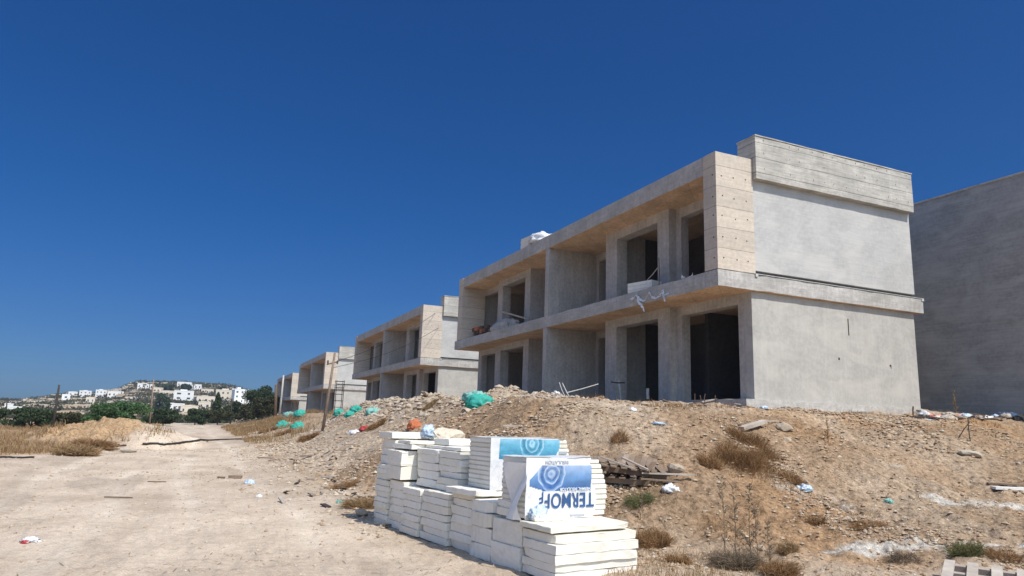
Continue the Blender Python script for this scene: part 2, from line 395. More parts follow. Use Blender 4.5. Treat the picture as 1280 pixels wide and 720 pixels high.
def film_mat(name, col, rough=.3, trans=.15):
    m, nt, b = newmat(name)
    tc = N(nt, 'ShaderNodeTexCoord').outputs['Object']
    b.inputs['Base Color'].default_value = (*col, 1); b.inputs['Roughness'].default_value = rough; b.inputs['Specular IOR Level'].default_value = .5
    mp = N(nt, 'ShaderNodeMapping'); mp.inputs['Scale'].default_value = (1.2, 1.2, .5); nt.links.new(tc, mp.inputs[0])
    n = N(nt, 'ShaderNodeTexNoise', i_Scale=11., i_Detail=4., i_Distortion=1.2); nt.links.new(mp.outputs[0], n.inputs[0])
    bp = N(nt, 'ShaderNodeBump', i_Strength=.8, i_Distance=.02); nt.links.new(n.outputs[0], bp.inputs['Height']); nt.links.new(bp.outputs[0], b.inputs['Normal'])
    if trans:
        tr = N(nt, 'ShaderNodeBsdfTranslucent'); tr.inputs[0].default_value = (*col, 1)
        mx = N(nt, 'ShaderNodeMixShader', i_0=trans); nt.links.new(b.outputs[0], mx.inputs[1]); nt.links.new(tr.outputs[0], mx.inputs[2]); nt.links.new(mx.outputs[0], nt.nodes['Material Output'].inputs[0])
    return m
M['film'] = film_mat('white_film', (.82, .83, .84))
M['film_blue'] = film_mat('pale_blue_film', (.55, .66, .78))
M['teal'] = film_mat('teal_netting', (.06, .50, .40), .7, .3)
M['paleteal'] = film_mat('pale_teal_netting', (.30, .62, .56), .7, .3)
M['orange'] = film_mat('orange_sacking', (.62, .20, .09), .8, .2)
M['red'] = film_mat('red_sacking', (.45, .05, .05), .6, .1)
M['pinksack'] = film_mat('pink_sacking', (.75, .30, .24), .7, .2)
M['ink'] = simple('ink_blue', (.035, .09, .22), rough=.5, var=.1, bump=0)
M['inkgrey'] = simple('ink_grey', (.40, .43, .48), rough=.5, var=.1, bump=0)
M['inkwhite'] = simple('ink_white', (.80, .85, .88), rough=.5, var=.02, bump=0)
def print_mat(name, dark, mid, light, cx, cz, rad):
    m, nt, b = newmat(name)
    tc = N(nt, 'ShaderNodeTexCoord').outputs['Object']
    sep = N(nt, 'ShaderNodeSeparateXYZ'); nt.links.new(tc, sep.inputs[0])
    mr = N(nt, 'ShaderNodeMapRange'); mr.inputs['From Min'].default_value = cz-.22; mr.inputs['From Max'].default_value = cz+.24
    nt.links.new(sep.outputs[2], mr.inputs[0])
    g = ramp(nt, mr.outputs[0], [(.05, dark), (.4, mid), (.95, light)])
    cb = N(nt, 'ShaderNodeCombineXYZ'); nt.links.new(sep.outputs[0], cb.inputs[0]); nt.links.new(sep.outputs[2], cb.inputs[1])
    nd = N(nt, 'ShaderNodeTexNoise', i_Scale=9., i_Detail=4.); nt.links.new(tc, nd.inputs[0]); vm = N(nt, 'ShaderNodeVectorMath', operation='MULTIPLY_ADD'); vm.inputs[1].default_value = (.06, .06, 0); nt.links.new(nd.outputs['Color'], vm.inputs[0]); nt.links.new(cb.outputs[0], vm.inputs[2])
    d = N(nt, 'ShaderNodeVectorMath', operation='DISTANCE'); nt.links.new(vm.outputs[0], d.inputs[0]); d.inputs[1].default_value = (cx+.03, cz+.03, 0)
    dm = N(nt, 'ShaderNodeMath', operation='DIVIDE', i_1=rad); nt.links.new(d.outputs['Value'], dm.inputs[0])
    # rings: dark disc, pale band, mid band, dark outer ring
    rc = ramp(nt, dm.outputs[0], [(0., mid), (.18, light), (.3, dark), (.42, mid), (.5, light), (.56, dark), (.72, dark), (.8, mid), (.9, light)])
    ins = ramp(nt, dm.outputs[0], [(.93, gray(.85)), (.96, gray(0.))])
    n = N(nt, 'ShaderNodeTexNoise', i_Scale=14., i_Detail=3.); nt.links.new(tc, n.inputs[0])
    ins2 = mixc(nt, ins, ramp(nt, n.outputs[0], [(.3, gray(.35)), (.6, gray(1.))]), 1., 'MULTIPLY')
    c = mixc(nt, g, rc, ins2)
    nt.links.new(c, b.inputs['Base Color']); b.inputs['Roughness'].default_value = .35
    bp = N(nt, 'ShaderNodeBump', i_Strength=.6, i_Distance=.012); nt.links.new(n.outputs[0], bp.inputs['Height']); nt.links.new(bp.outputs[0], b.inputs['Normal'])
    return m
M['print_blue'] = print_mat('print_blue', (.03, .09, .26), (.13, .27, .50), (.52, .60, .72), .33, .47, .20)
M['print_cyan'] = print_mat('print_cyan', (.03, .20, .33), (.12, .40, .56), (.48, .70, .80), .60, .56, .20)

# ------------------------------------------------------------------ ground sheet
def build_ground():
    a_f = np.linspace(-41, 41, 761)
    a = np.concatenate([np.linspace(-180, -60, 25), np.linspace(-56, -42, 15), a_f, np.linspace(42, 56, 15), np.linspace(60, 180, 25)[:-1]])
    a = np.radians(a)
    rs = [0.4, 1, 1.8, 2.8, 3.6]; r = 4.3
    while r < 150: rs.append(r); r *= 1.0062 if r < 60 else 1.012
    while r < 9000: rs.append(r); r *= 1.03 if r < 1500 else 1.15
    rs = np.array(rs); R, A = np.meshgrid(rs, a, indexing='ij')
    X = R*np.sin(A); Y = R*np.cos(A)
    x = X.ravel(); y = Y.ravel(); z = full_h(x, y)
    nr, na = R.shape
    co = np.stack([x, y, z], -1); co = np.vstack([co, [[0, 0, gz(0, 0)]]])
    i, j = np.meshgrid(np.arange(nr-1), np.arange(na), indexing='ij'); j2 = (j+1) % na
    f = np.stack([i*na+j, (i+1)*na+j, (i+1)*na+j2, i*na+j2], -1).reshape(-1, 4)
    me = bpy.data.meshes.new('ground')
    nv = len(co); nf = len(f); ntri = na
    me.vertices.add(nv); me.vertices.foreach_set('co', co.ravel())
    jj = np.arange(na); tri = np.stack([np.full(na, nv-1), jj, (jj+1) % na], -1)
    loops = np.concatenate([f.ravel(), tri.ravel()]).astype(np.int32)
    me.loops.add(len(loops)); me.loops.foreach_set('vertex_index', loops)
    me.polygons.add(nf+ntri)
    ls = np.concatenate([np.arange(nf)*4, nf*4+np.arange(ntri)*3]).astype(np.int32)
    me.polygons.foreach_set('loop_start', ls)
    me.update(calc_edges=True); me.validate()
    if me.polygons[0].normal.z < 0: me.flip_normals()
    x, y = co[:, 0], co[:, 1]
    u, v, m = masks(x, y); fm = field_mask(x, y); r = np.hypot(x, y)
    rough = sst(.02, .14, m); hp = sst(.12, .4, base_h(x, y))*fm
    def L(a, b, t): return a*(1-t[:, None])+b*t[:, None]
    road = np.array([.56, .465, .365]); soil = np.array([.365, .255, .165]); grey = np.array([.47, .375, .28]); chalk = np.array([.60, .56, .50])
    straw = np.array([.33, .215, .12]); sand = np.array([.44, .30, .175]); hillc = np.array([.17, .125, .075]); rust = np.array([.40, .235, .115])
    c = np.tile(road, (len(x), 1))
    c = L(c, np.tile(np.array([.46, .37, .285]), (len(x), 1)), sst(-.1, .5, fbm(x*.3, y*.3, 81, 4))*.7)
    # wheel tracks and dusty streaks running along the road
    wv = v+.7*fbm(u*.06, u*0, 87, 2)
    trk = sum(np.exp(-((wv-q)/.22)**2) for q in (-11.6, -13.2, -14.4, -16.1))
    c = L(c, np.tile(np.array([.66, .57, .46]), (len(x), 1)), np.clip(trk, 0, 1)*sst(-.5, .3, fbm(u*.3, v*.8, 88, 3))*.6)
    c = L(c, np.tile(np.array([.37, .30, .235]), (len(x), 1)), sst(.12, .45, fbm(u*.25+5, v*1.3, 89, 4))*.55)
    c = L(c, np.tile(np.array([.40, .315, .23]), (len(x), 1)), sst(-10.9, -9.6, v+.8*fbm(x*.8, y*.8, 90, 3))*.6)
    mc = np.tile(soil, (len(x), 1))
    mc = L(mc, np.tile(grey, (len(x), 1)), np.clip(sst(-.15, .35, fbm(x*.5, y*.5, 82, 4))*.6+sst(.88, 1., m)*.5, 0, 1))
    mc = L(mc, np.tile(rust, (len(x), 1)), sst(.1, .5, fbm(x*.45+9, y*.45, 83, 4))*.55*(1-sst(6, 16, u)*(1-sst(30, 40, u))))
    # chalky spill on the lower right slope
    ch = sst(.15, .5, .8*fbm(x*.7, y*1.1, 84, 4)+.85*np.exp(-((u+6.6+.15*(v-1))/.5)**2)*(v > -.8)+.9*np.exp(-((u+8.2+.12*(v+4))/.3)**2)*(v > -5.2)*(v < -2.0)-.25)*(u < -5.5)
    mc = L(mc, np.tile(chalk, (len(x), 1)), np.clip(ch*1.3, 0, .95))
    lowb = sst(2, 6, u)*(1-sst(.30, .62, m+.25*fbm(x*.5, y*.5, 78, 3)))
    mc = L(mc, np.tile(np.array([.50, .405, .31]), (len(x), 1)), lowb*.85)
    # grey rubble slope facing the road
    gs = sst(6, 10, u)*(1-sst(27, 32, u)); mc = L(mc, np.tile(np.array([.47, .385, .30]), (len(x), 1)), gs*.6)
    c = L(c, mc, rough)
    # old pale track climbing along the toe
    c = L(c, np.tile(straw, (len(x), 1)), fm*(1-hp)*(.9))
    c = L(c, np.tile(sand, (len(x), 1)), hp)
    far = sst(110, 135, r)
    hc = np.tile(hillc, (len(x), 1))
    hc = L(hc, np.tile(np.array([.52, .47, .40]), (len(x), 1)), sst(.08, .3, fbm(x*.03, y*.10+r*.05, 85, 4)))
    hc = L(hc, np.tile(np.array([.06, .065, .035]), (len(x), 1)), sst(.1, .3, fbm(x*.035+7, y*.05, 86, 4)))
    c = L(c, hc, far)
    ca = me.color_attributes.new('soil', 'FLOAT_COLOR', 'POINT')
    ca.data.foreach_set('color', np.hstack([c, np.ones((len(x), 1))]).ravel())
    ra = me.attributes.new('rough', 'FLOAT', 'POINT'); ra.data.foreach_set('value', np.clip(rough+.7*hp+.25*fm, 0, 1)*(1-far))
    me.polygons.foreach_set('use_smooth', np.ones(len(me.polygons), dtype=bool))
    me.materials.append(M['ground'])
    o = obj('ground', me); o['kind'] = 'structure'
    return o
build_ground()

# ------------------------------------------------------------------ buildings
def building_proto():
    root = empty('unfinished_building')
    def part(name): return MB(flip=True)
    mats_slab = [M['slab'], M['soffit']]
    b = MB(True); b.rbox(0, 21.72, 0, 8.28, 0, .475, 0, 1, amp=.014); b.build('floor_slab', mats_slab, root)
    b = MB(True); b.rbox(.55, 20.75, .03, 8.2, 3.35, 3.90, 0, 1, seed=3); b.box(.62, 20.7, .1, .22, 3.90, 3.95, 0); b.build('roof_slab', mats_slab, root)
    b = MB(True); b.rbox(.08, 21.4, .95, 7.98, -3.6, -3.0, 0, amp=.02, seed=12); b.build('foundation_slab', M['slab'], root)
    # formwork end panels of the upper floor, with tie holes
    for (a0, a1, side) in ((0, .55, -1), (20.75, 21.4, 1)):
        b = MB(True); b.rbox(a0, a1, 0, 1.35, .478, 3.903, amp=.009, seed=5)
        if side < 0:
            for k in range(5):
                for q in (.22, .66, 1.08):
                    q += random.uniform(-.03, .03); z = .475+.33+k*.60+random.uniform(-.03, .03)
                    b.box(a0-.004, a0+.02, q-.018, q+.018, z-.018, z+.018, 1)
                b.box(.12, .155, -.004, .02, z-.02, z+.02, 1)
        b.build('end_panel', [M['panel'], M['hole']], root)
    # rendered end walls
    b = MB(True); b.box(.15, .45, 1.3, 7.98, -3.2, -.001); b.box(.146, .16, 5.02, 5.06, -.95, -.44, 1); b.box(.146, .16, 4.55, 4.61, -1.72, -1.65, 1); b.box(.146, .16, 6.72, 6.79, -1.78, -1.72, 1); b.box(.146, .16, 6.76, 6.785, -1.84, -1.78, 1); b.build('end_wall', [M['plaster_low'], M['hole']], root)
    b = MB(True); b.box(.06, .4, 1.352, 7.98, .60, 3.35); b.box(.14, .4, 1.352, 7.98, .475, .60, 1); b.build('end_wall', [M['plaster'], M['strip']], root)
    b = MB(True); b.box(21.0, 21.3, 1.3, 7.98, -3.2, 0); b.box(21.0, 21.3, 1.352, 7.98, .475, 3.35); b.box(20.75, 21.2, 1.352, 8.2, 3.351, 3.9); b.build('end_wall', M['wall'], root)
    # parapet block over the near end, three pours with tie slots
    b = MB(True); b.rbox(-.15, .6, 1.352, 7.98, 3.28, 4.58, amp=.008, step=.22, seed=8); b.rbox(-.17, .62, 1.335, 8.0, 4.581, 4.63, amp=.01, seed=9)
    for k in range(14):
        q = 1.7+k*.46+(.05 if k % 3 else -.04)
        for z in (4.50, 4.10, 3.62):
            if random.random() < .75: b.box(-.154, -.13, q-.006, q+.006, z-random.uniform(.02, .05), z+.02, 1)
    b.build('parapet', [M['parapet'], M['hole']], root)
    # zinc starter strip
    b = MB(True); b.box(-.012, .12, 1.352, 8.28, .4765, .4925); b.box(-.02, .0, 1.33, 1.42, .40, .49); b.box(-.02, .0, 8.2, 8.3, .40, .49); b.build('edge_profile', M['zinc'], root)
    for (z0, z1, hd, fl, low) in ((-3.0, 0., -.3, -3.0, True), (.475, 3.35, 3.02, .475, False)):
        def wall(name, u0, u1, v0, v1, o0, o1, zb=fl, extra=()):
            b = MB(True)
            if o0 > u0: b.box(u0, o0, v0, v1, z0, z1)
            if o1 < u1: b.box(o1, u1, v0, v1, z0, z1)
            b.box(o0, o1, v0, v1, hd, z1)
            for e in extra: b.box(*e)
            return b.build(name, M['wall'], root)
        n0 = .45 if low else .55
        if low: wall('front_wall', .452, 3.6, 1.3, 1.63, .70, 3.3)
        else: wall('front_wall', .552, 3.6, 1.352, 1.65, .75, 3.34)
        wall('front_wall', 3.6, 7.56, 1.05, 1.5, 4.23, 6.79, extra=[(7.26, 7.56, 1.5, 2.35, z0, z1), (3.6, 3.85, 1.5, 1.63, z0, z1)])
        wall('terrace_wall', 7.26, 10.43, 2.35, 2.65, 9.30, 10.22)
        wall('terrace_wall', 10.73, 14.6, 2.35, 2.65, 10.95, 11.9)
        wall('front_wall', 14.3, 18.2, 1.05, 1.5, 14.88, 17.6, extra=[(14.3, 14.6, 1.5, 2.35, z0, z1)])
        wall('front_wall', 18.2, 21.0 if low else 20.75, 1.3 if low else 1.352, 1.63, 18.9, 20.8)
        b = MB(True); b.box(10.43, 10.73, .02 if low else .05, 4.2, z0, z1); b.build('dividing_wall', M['wall'], root)
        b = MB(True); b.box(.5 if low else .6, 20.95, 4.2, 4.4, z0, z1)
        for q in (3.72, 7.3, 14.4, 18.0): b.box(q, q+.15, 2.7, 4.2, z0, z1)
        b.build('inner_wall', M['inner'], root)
        b = MB(True); b.box(.46, 20.95, 7.68, 7.98, z0, z1); b.build('back_wall', M['wall'], root)
    return root
RZ = math.atan2(-U[1], -U[0])      # local +x is -U
proto = building_proto()
B_SPOTS = [((0, 0, 0), 'nearest two storey bare concrete building, grey rendered end wall in full sun'),
           ((28.34, .04, -.40), 'second concrete building, behind the nearest one, with netting bags and rubble before it'),
           ((61.7, -.63, -.90), 'third concrete building from the camera, behind the leaning wooden pole'),
           ((92.3, -.38, -1.53), 'farthest and smallest concrete building of the row, beside the dark tree')]
for i, (p, lab) in enumerate(B_SPOTS):
    o = proto if i == 0 else copy_tree(proto)
    o.location = W(p[0], p[1], CZ+p[2]); o.rotation_euler = (0, 0, RZ)
    tag(o, lab, 'building', 'row of unfinished concrete buildings')
# tall dark rendered block on the right
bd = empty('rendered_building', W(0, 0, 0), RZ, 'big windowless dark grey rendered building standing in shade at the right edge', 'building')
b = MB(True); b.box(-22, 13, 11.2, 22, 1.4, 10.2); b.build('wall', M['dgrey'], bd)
b = MB(True); b.box(-22.02, 13.02, 11.16, 11.5, 10.2, 10.26); b.box(-22.02, 13.02, 21.7, 22.04, 10.2, 10.26); b.build('coping', M['slab'], bd)

# ------------------------------------------------------------------ stones
def stone_mesh(seed, sub=2, flat=.6, rough=.35, mat='stone'):
    rr = random.Random(seed)
    bm = bmesh.new(); bmesh.ops.create_icosphere(bm, subdivisions=sub, radius=.5)
    cuts = [(Vector((rr.gauss(0, 1), rr.gauss(0, 1), rr.gauss(0, 1))).normalized(), rr.uniform(.2, .42)) for _ in range(9)]
    s = Vector((rr.uniform(.8, 1.25), rr.uniform(.6, 1.), flat*rr.uniform(.75, 1.2)))
    for v in bm.verts:
        p = v.co.copy()
        for n, d in cuts:
            k = p.dot(n)
            if k > d: p -= n*(k-d)*.92
        p += Vector((rr.gauss(0, 1), rr.gauss(0, 1), rr.gauss(0, 1)))*.012*rough/.35
        v.co = Vector((p.x*s.x, p.y*s.y, p.z*s.z))
    me = bpy.data.meshes.new('stone'); bm.to_mesh(me); bm.free(); me.materials.append(M[mat]); return me
STONES = [stone_mesh(100+i, 2, .62) for i in range(10)]
CBITS = [stone_mesh(200+i, 2, .42, mat='concbit') for i in range(6)]
def put_stone(x, y, size, label, group, cat='rubble stone', name='rubble_stone', pool=STONES, z=None, sink=.15, tilt=.5):
    me = random.choice(pool)
    o = obj(name, me, None, (x, y, (gz(x, y) if z is None else z)+size*(.28-sink)), (random.uniform(-tilt, tilt), random.uniform(-tilt, tilt), random.uniform(0, 6.28)), (size,)*3)
    tag(o, label, cat, group); return o
rr = random.Random(5)
def zone(n, u0, u1, v0, v1, s0, s1, label, group, pool=STONES, gauss=False, cat='rubble stone', name='rubble_stone'):
    for _ in range(n):
        u = rr.uniform(u0, u1); v = rr.gauss((v0+v1)/2, (v1-v0)/3.2) if gauss else rr.uniform(v0, v1)
        x, y, _z = W(u, v); s = s0+(s1-s0)*rr.random()**2.2
        put_stone(x, y, s, label, group, cat, name, pool)
zone(70, 3.5, 14, -5.2, -3.1, .10, .42, 'broken rubble stone on the heap in front of the nearest building', 'rubble stones heaped before the nearest building', gauss=True)
zone(24, 14, 27, -6.2, -3.2, .12, .42, 'grey rubble stone on the heap between the green bag and the second building', 'rubble stones beyond the green netting bag', gauss=True)
zone(22, -1, 3.5, -4.6, -2.4, .08, .26, 'small rubble stone lying along the foundation of the nearest building', 'rubble stones along the foundation')
zone(34, 3, 20, -9.4, -5.6, .07, .26, 'stone lying on the bank that drops to the dirt road', 'stones on the bank above the road')
zone(40, -8.5, -1, -7, 6, .05, .2, 'loose stone on the brown slope right of the foam boards', 'stones on the brown slope')
zone(24, -2, 10, -10.2, -8.8, .06, .2, 'stone among the trash at the toe of the bank by the road', 'stones at the toe of the bank')
zone(26, 1, 24, -5.4, -3.1, .16, .5, 'broken piece of concrete on the rubble heap before the buildings', 'concrete pieces in the rubble heap', CBITS, True, 'concrete piece', 'concrete_piece')

def pebbles(n, name, label, fn, s0, s1, mat):
    base = np.array([[1,0,0],[-1,0,0],[0,1,0],[0,-1,0],[0,0,1],[0,0,-1]], float)
    fc = np.array([[0,2,4],[2,1,4],[1,3,4],[3,0,4],[2,0,5],[1,2,5],[3,1,5],[0,3,5]])
    x, y = fn(n); n = len(x); z = full_h(x, y)
    s = s0+(s1-s0)*RS.rand(n)**3
    s = s*np.clip(np.hypot(x, y)/9, .8, 3)**.6
    v = base[None]*RS.uniform(.5, 1.15, (n, 6, 1)); v[:, :, 2] *= .6
    a = RS.rand(n)*6.28; c, sn = np.cos(a), np.sin(a)
    vx = v[:, :, 0]*c[:, None]-v[:, :, 1]*sn[:, None]; vy = v[:, :, 0]*sn[:, None]+v[:, :, 1]*c[:, None]
    co = np.stack([vx*s[:, None]+x[:, None], vy*s[:, None]+y[:, None], v[:, :, 2]*s[:, None]+z[:, None]+s[:, None]*.12], -1).reshape(-1, 3)
    f = (fc[None]+(np.arange(n)*6)[:, None, None]).reshape(-1, 3)
    o = obj(name, mesh(name, co, f, [M[mat]])); tag(o, label, 'gravel', kind='stuff'); return o
def mound_pts(n):
    u = -9.5+34*RS.rand(n*4)**1.5; v = RS.uniform(-10, 7, n*4)
    x = CX+U[0]*u+V[0]*v; y = CY+U[1]*u+V[1]*v
    k = (masks(x, y)[2] > .05) & ((v < -1.) | (u < -.6)) & (RS.rand(len(x)) < np.clip((14/np.hypot(x, y))**1.2, 0, 1)*(.08+1.2*sst(-.15, .5, fbm(x*.6, y*.6, 91, 4))**1.5)) & (y > 4)
    return x[k][:n], y[k][:n]
pebbles(30000, 'gravel', 'loose gravel and small stones covering the brown bank', mound_pts, .008, .05, 'stone')
M['clod'] = varmat('soil_clods', [(.28, .19, .12), (.37, .255, .165), (.44, .32, .215), (.33, .225, .145)])
pebbles(48000, 'soil_clods', 'brown clods and crumbs of soil covering the bank', mound_pts, .008, .05, 'clod')
def road_pts(n):
    x = RS.uniform(-20, 3, n*3); y = 4.5+30*RS.rand(n*3)**1.7
    u, v, m = masks(x, y)
    k = (m < .05) & (v > -20) & (RS.rand(len(x)) < .2+.8*sst(.05, .5, fbm(x*.6, y*.6, 92, 3))+.8*(v > -10.4))
    return x[k][:n], y[k][:n]
pebbles(16000, 'grit', 'fine pale grit scattered on the dirt road', road_pts, .006, .03, 'stone')
def toe_pts(n):
    u = RS.uniform(-5, 22, n); v = RS.normal(-9.4, .8, n); k = fbm(u*.7, v*.9, 79, 3) > -.1
    return (CX+U[0]*u+V[0]*v)[k], (CY+U[1]*u+V[1]*v)[k]
pebbles(4500, 'toe_rubble', 'small rubble and chips strewn along the toe of the bank', toe_pts, .01, .06, 'stone')
def crest_pts(n):
    u = RS.uniform(0, 26, n); v = RS.normal(-4.2, .9, n)
    return CX+U[0]*u+V[0]*v, CY+U[1]*u+V[1]*v
pebbles(4000, 'rubble', 'small broken rubble covering the heap before the buildings', crest_pts, .02, .10, 'concbit')

# ------------------------------------------------------------------ grass, bushes, trees
def blades(name, x, y, h0, h1, w, mat, label, cat='grass', lean=.5, kind='stuff', parent=None, zoff=None):
    n = len(x); z = full_h(x, y) if zoff is None else zoff
    h = RS.uniform(h0, h1, n); a = RS.rand(n)*6.28; le = RS.normal(0, lean, (n, 2))*h[:, None]
    wx = np.cos(a)*w; wy = np.sin(a)*w
    b0 = np.stack([x-wx, y-wy, z-.02], -1); b1 = np.stack([x+wx, y+wy, z-.02], -1)
    m0 = np.stack([x-wx*.7+le[:, 0]*.35, y-wy*.7+le[:, 1]*.35, z+h*.55], -1); m1 = np.stack([x+wx*.7+le[:, 0]*.35, y+wy*.7+le[:, 1]*.35, z+h*.55], -1)
    t = np.stack([x+le[:, 0], y+le[:, 1], z+h*(1-.35*np.minimum(1, np.hypot(le[:, 0], le[:, 1])/h))], -1)
    co = np.stack([b0, b1, m1, m0, t], 1).reshape(-1, 3); k = np.arange(n)*5
    f = [tuple(q) for q in np.stack([k, k+1, k+2, k+3], -1)]+[tuple(q) for q in np.stack([k+3, k+2, k+4], -1)]
    o = obj(name, mesh(name, co, f, [M[mat]]), parent)
    if label: tag(o, label, cat, kind=kind)
    return o
def uvpts(n, u0, u1, v0, v1, dens=None):
    u = RS.uniform(u0, u1, n); v = RS.uniform(v0, v1, n)
    x = CX+U[0]*u+V[0]*v; y = CY+U[1]*u+V[1]*v
    if dens is not None: k = RS.rand(n) < dens(x, y, u, v); x, y = x[k], y[k]
    return x, y
# left field
x = -48+44*RS.rand(260000); y = 17+48*RS.rand(260000)
k = (field_mask(x, y) > .45) & (base_h(x, y) < .35) & (RS.rand(len(x)) < (.25+.9*sst(-.25, .3, fbm(x*.35, y*.35, 93, 3)))*np.clip(28/np.hypot(x, y), .2, 1)**1.5) & (x > -.80*y)
blades('dry_grass', x[k], y[k], .12, .38, .011, 'drygrass', 'tall dry tan grass of the field left of the road')
x = -26+12*RS.rand(60000); y = 29+14*RS.rand(60000)
k = (base_h(x, y) > .3) & (RS.rand(len(x)) < .3*sst(.2, .5, fbm(x*.7, y*.7, 94, 3)))
blades('mound_grass', x[k], y[k], .15, .45, .012, 'drygrass', 'dry grass tufts on the sandy heaps beside the road')
# dry grass on the bank by the second and third building
x, y = uvpts(90000, 22, 75, -10, -2.5, lambda x, y, u, v: .75*sst(-.15, .25, fbm(x*.4, y*.4, 95, 3))*sst(22, 30, u)*(masks(x, y)[2] > .03))
blades('bank_grass', x, y, .15, .55, .013, 'drygrass', 'dry orange brown grass on the bank before the far buildings')
# straw at the foot of the foam boards and lower right
x, y = uvpts(60000, -10.5, -5, -8.6, -2, lambda x, y, u, v: .45*sst(.15, .45, fbm(x*1.3, y*1.3, 96, 3))+.35*np.exp(-((u+8.4)**2+(v+7.6)**2)/.7))
blades('straw', x, y, .03, .11, .003, 'drygrass', 'short dry straw growing on the brown slope')
x, y = uvpts(30000, -3.5, 1.5, -4.5, 8, lambda x, y, u, v: .35*sst(.15, .45, fbm(x*1.1, y*1.1, 97, 3)))
blades('crest_straw', x, y, .05, .16, .006, 'drybush', 'low rust brown straw along the crest of the slope')

def twig_bush(name, loc, rx, ry, h, n, mat, label, seed=0, r=.004, cat='bush', seglen=.35):
    """dome of thin curved twigs, three joints each"""
    R = np.random.RandomState(seed)
    th = R.rand(n)*6.28; rad = np.sqrt(R.rand(n)); ph = np.arccos(1-R.rand(n)*.95)
    o0 = np.stack([np.cos(th)*rad*rx*.55, np.sin(th)*rad*ry*.55, R.rand(n)*h*.3], -1)
    d = np.stack([np.sin(ph)*np.cos(th+R.normal(0, .8, n)), np.sin(ph)*np.sin(th+R.normal(0, .8, n)), np.cos(ph)+.15], -1)
    L = R.uniform(.35, 1., n)[:, None]*np.array([rx, ry, h])*1.0*seglen/.35*.6
    jit = R.normal(0, .12, (2, n, 3))*np.array([rx, ry, h])
    p1 = o0+d*L*.5+jit[0]*.6; p2 = o0+d*L+jit[1]
    p2[:, 2] = np.abs(p2[:, 2])
    w = R.normal(0, 1, (n, 3)); w /= np.linalg.norm(w, axis=1)[:, None]; w *= r
    for q_ in (o0, p1, p2): q_[:, 2] = np.maximum(q_[:, 2], 0)+full_h(loc[0]+q_[:, 0], loc[1]+q_[:, 1])-loc[2]
    o0[:, 2] -= .02
    co = np.stack([o0-w, o0+w, p1+w*.8, p1-w*.8, p2], 1).reshape(-1, 3); k = np.arange(n)*5
    f = [tuple(q) for q in np.stack([k, k+1, k+2, k+3], -1)]+[tuple(q) for q in np.stack([k+3, k+2, k+4], -1)]
    o = obj(name, mesh(name, co, f, [M[mat]]), None, loc, (0, 0, 0)); tag(o, label, cat); return o
def B_(px, py, rmin=3.): p = at(px, py, rmin); return p
def patch_bush(name, lobes, n, mat, label, seed, r=.004, rmin=8):
    R = np.random.RandomState(seed); P = [at(a, b_, rmin) for a, b_, _, _ in lobes]; c = P[0]; cc = []
    wts = np.array([l[2]*l[2] for l in lobes]); cnt = (n*wts/wts.sum()).astype(int)
    for p, l, k in zip(P, lobes, cnt):
        x = p.x+R.normal(0, l[2]*.5, k); y = p.y+R.normal(0, l[2]*.5, k); z = full_h(x, y)
        keep = R.rand(k) < .25+sst(-.3, .3, fbm(x*3, y*3, seed, 2)); x, y, z = x[keep], y[keep], z[keep]; k = len(x)
        h = l[3]*R.uniform(.3, 1, k)*np.exp(-((x-p.x)**2+(y-p.y)**2)/(l[2]**2)); a = R.rand(k)*6.28; q = R.uniform(.2, 1.2, k)*h
        o0 = np.stack([x-c.x, y-c.y, z-c.z-.02], -1); d = np.stack([np.cos(a)*q, np.sin(a)*q, h], -1)
        j = R.normal(0, .2, (2, k, 3))*h[:, None, None].transpose(1, 0, 2)
        p1 = o0+d*.55+j[0]*.5; p2 = o0+d+j[1]; w = R.normal(0, 1, (k, 3)); w /= np.linalg.norm(w, axis=1)[:, None]; w *= r
        cc.append(np.stack([o0-w, o0+w, p1+w*.8, p1-w*.8, p2], 1).reshape(-1, 3))
    co = np.vstack(cc); k = np.arange(len(co)//5)*5
    f = [tuple(q) for q in np.stack([k, k+1, k+2, k+3], -1)]+[tuple(q) for q in np.stack([k+3, k+2, k+4], -1)]
    o = obj(name, mesh(name, co, f, [M[mat]]), None, c); tag(o, label, 'bush'); return o
patch_bush('dry_bush', [(935, 585, .42, .42), (915, 565, .26, .4), (958, 575, .3, .3), (925, 553, .2, .3), (965, 592, .3, .22), (985, 602, .3, .22), (945, 560, .3, .32), (905, 575, .3, .35), (920, 548, .2, .3)], 15000, 'drybush', 'largest rust brown dry bush, a tangle below the pale plank', 1, .0035)
p = B_(888, 580, 9); twig_bush('dry_bush', p, .3, .26, .3, 800, 'drybush', 'dark dry bush at the left foot of the large rust brown bush', 2)
p = B_(996, 607, 7); twig_bush('dry_bush', p, .25, .2, .16, 600, 'drybush', 'low dry bush at the right foot of the large rust brown bush', 3)
p = B_(775, 543, 9); twig_bush('dry_bush', p, .25, .25, .22, 420, 'drybush', 'small dark bush on the bank above the stacked pallets', 4)
p = B_(1020, 648, 6); twig_bush('dry_bush', p, .2, .2, .16, 420, 'drybush', 'small round brown weed in the middle of the slope', 5)
p = B_(1208, 693, 6); twig_bush('green_weed', p, .28, .25, .26, 900, 'greenweed', 'spiky olive green weed growing just behind the pale pallet', 6, .003)
p = B_(1255, 700, 5); twig_bush('dry_bush', p, .3, .3, .16, 600, 'drybush', 'thin dry weed behind the right end of the pale pallet', 7, .003)
p = B_(1130, 690, 5); twig_bush('dry_bush', p, .3, .2, .14, 500, 'greyweed', 'flat grey weed left of the pale pallet', 8, .003)
p = B_(800, 632, 6); twig_bush('green_weed', p, .32, .25, .18, 800, 'greenweed', 'low green weed beside the foam boards', 9, .003)
p = B_(800, 676, 5); twig_bush('dry_bush', p, .25, .25, .24, 900, 'drybush', 'brown straw tuft against the corner of the foam boards', 10, .003)
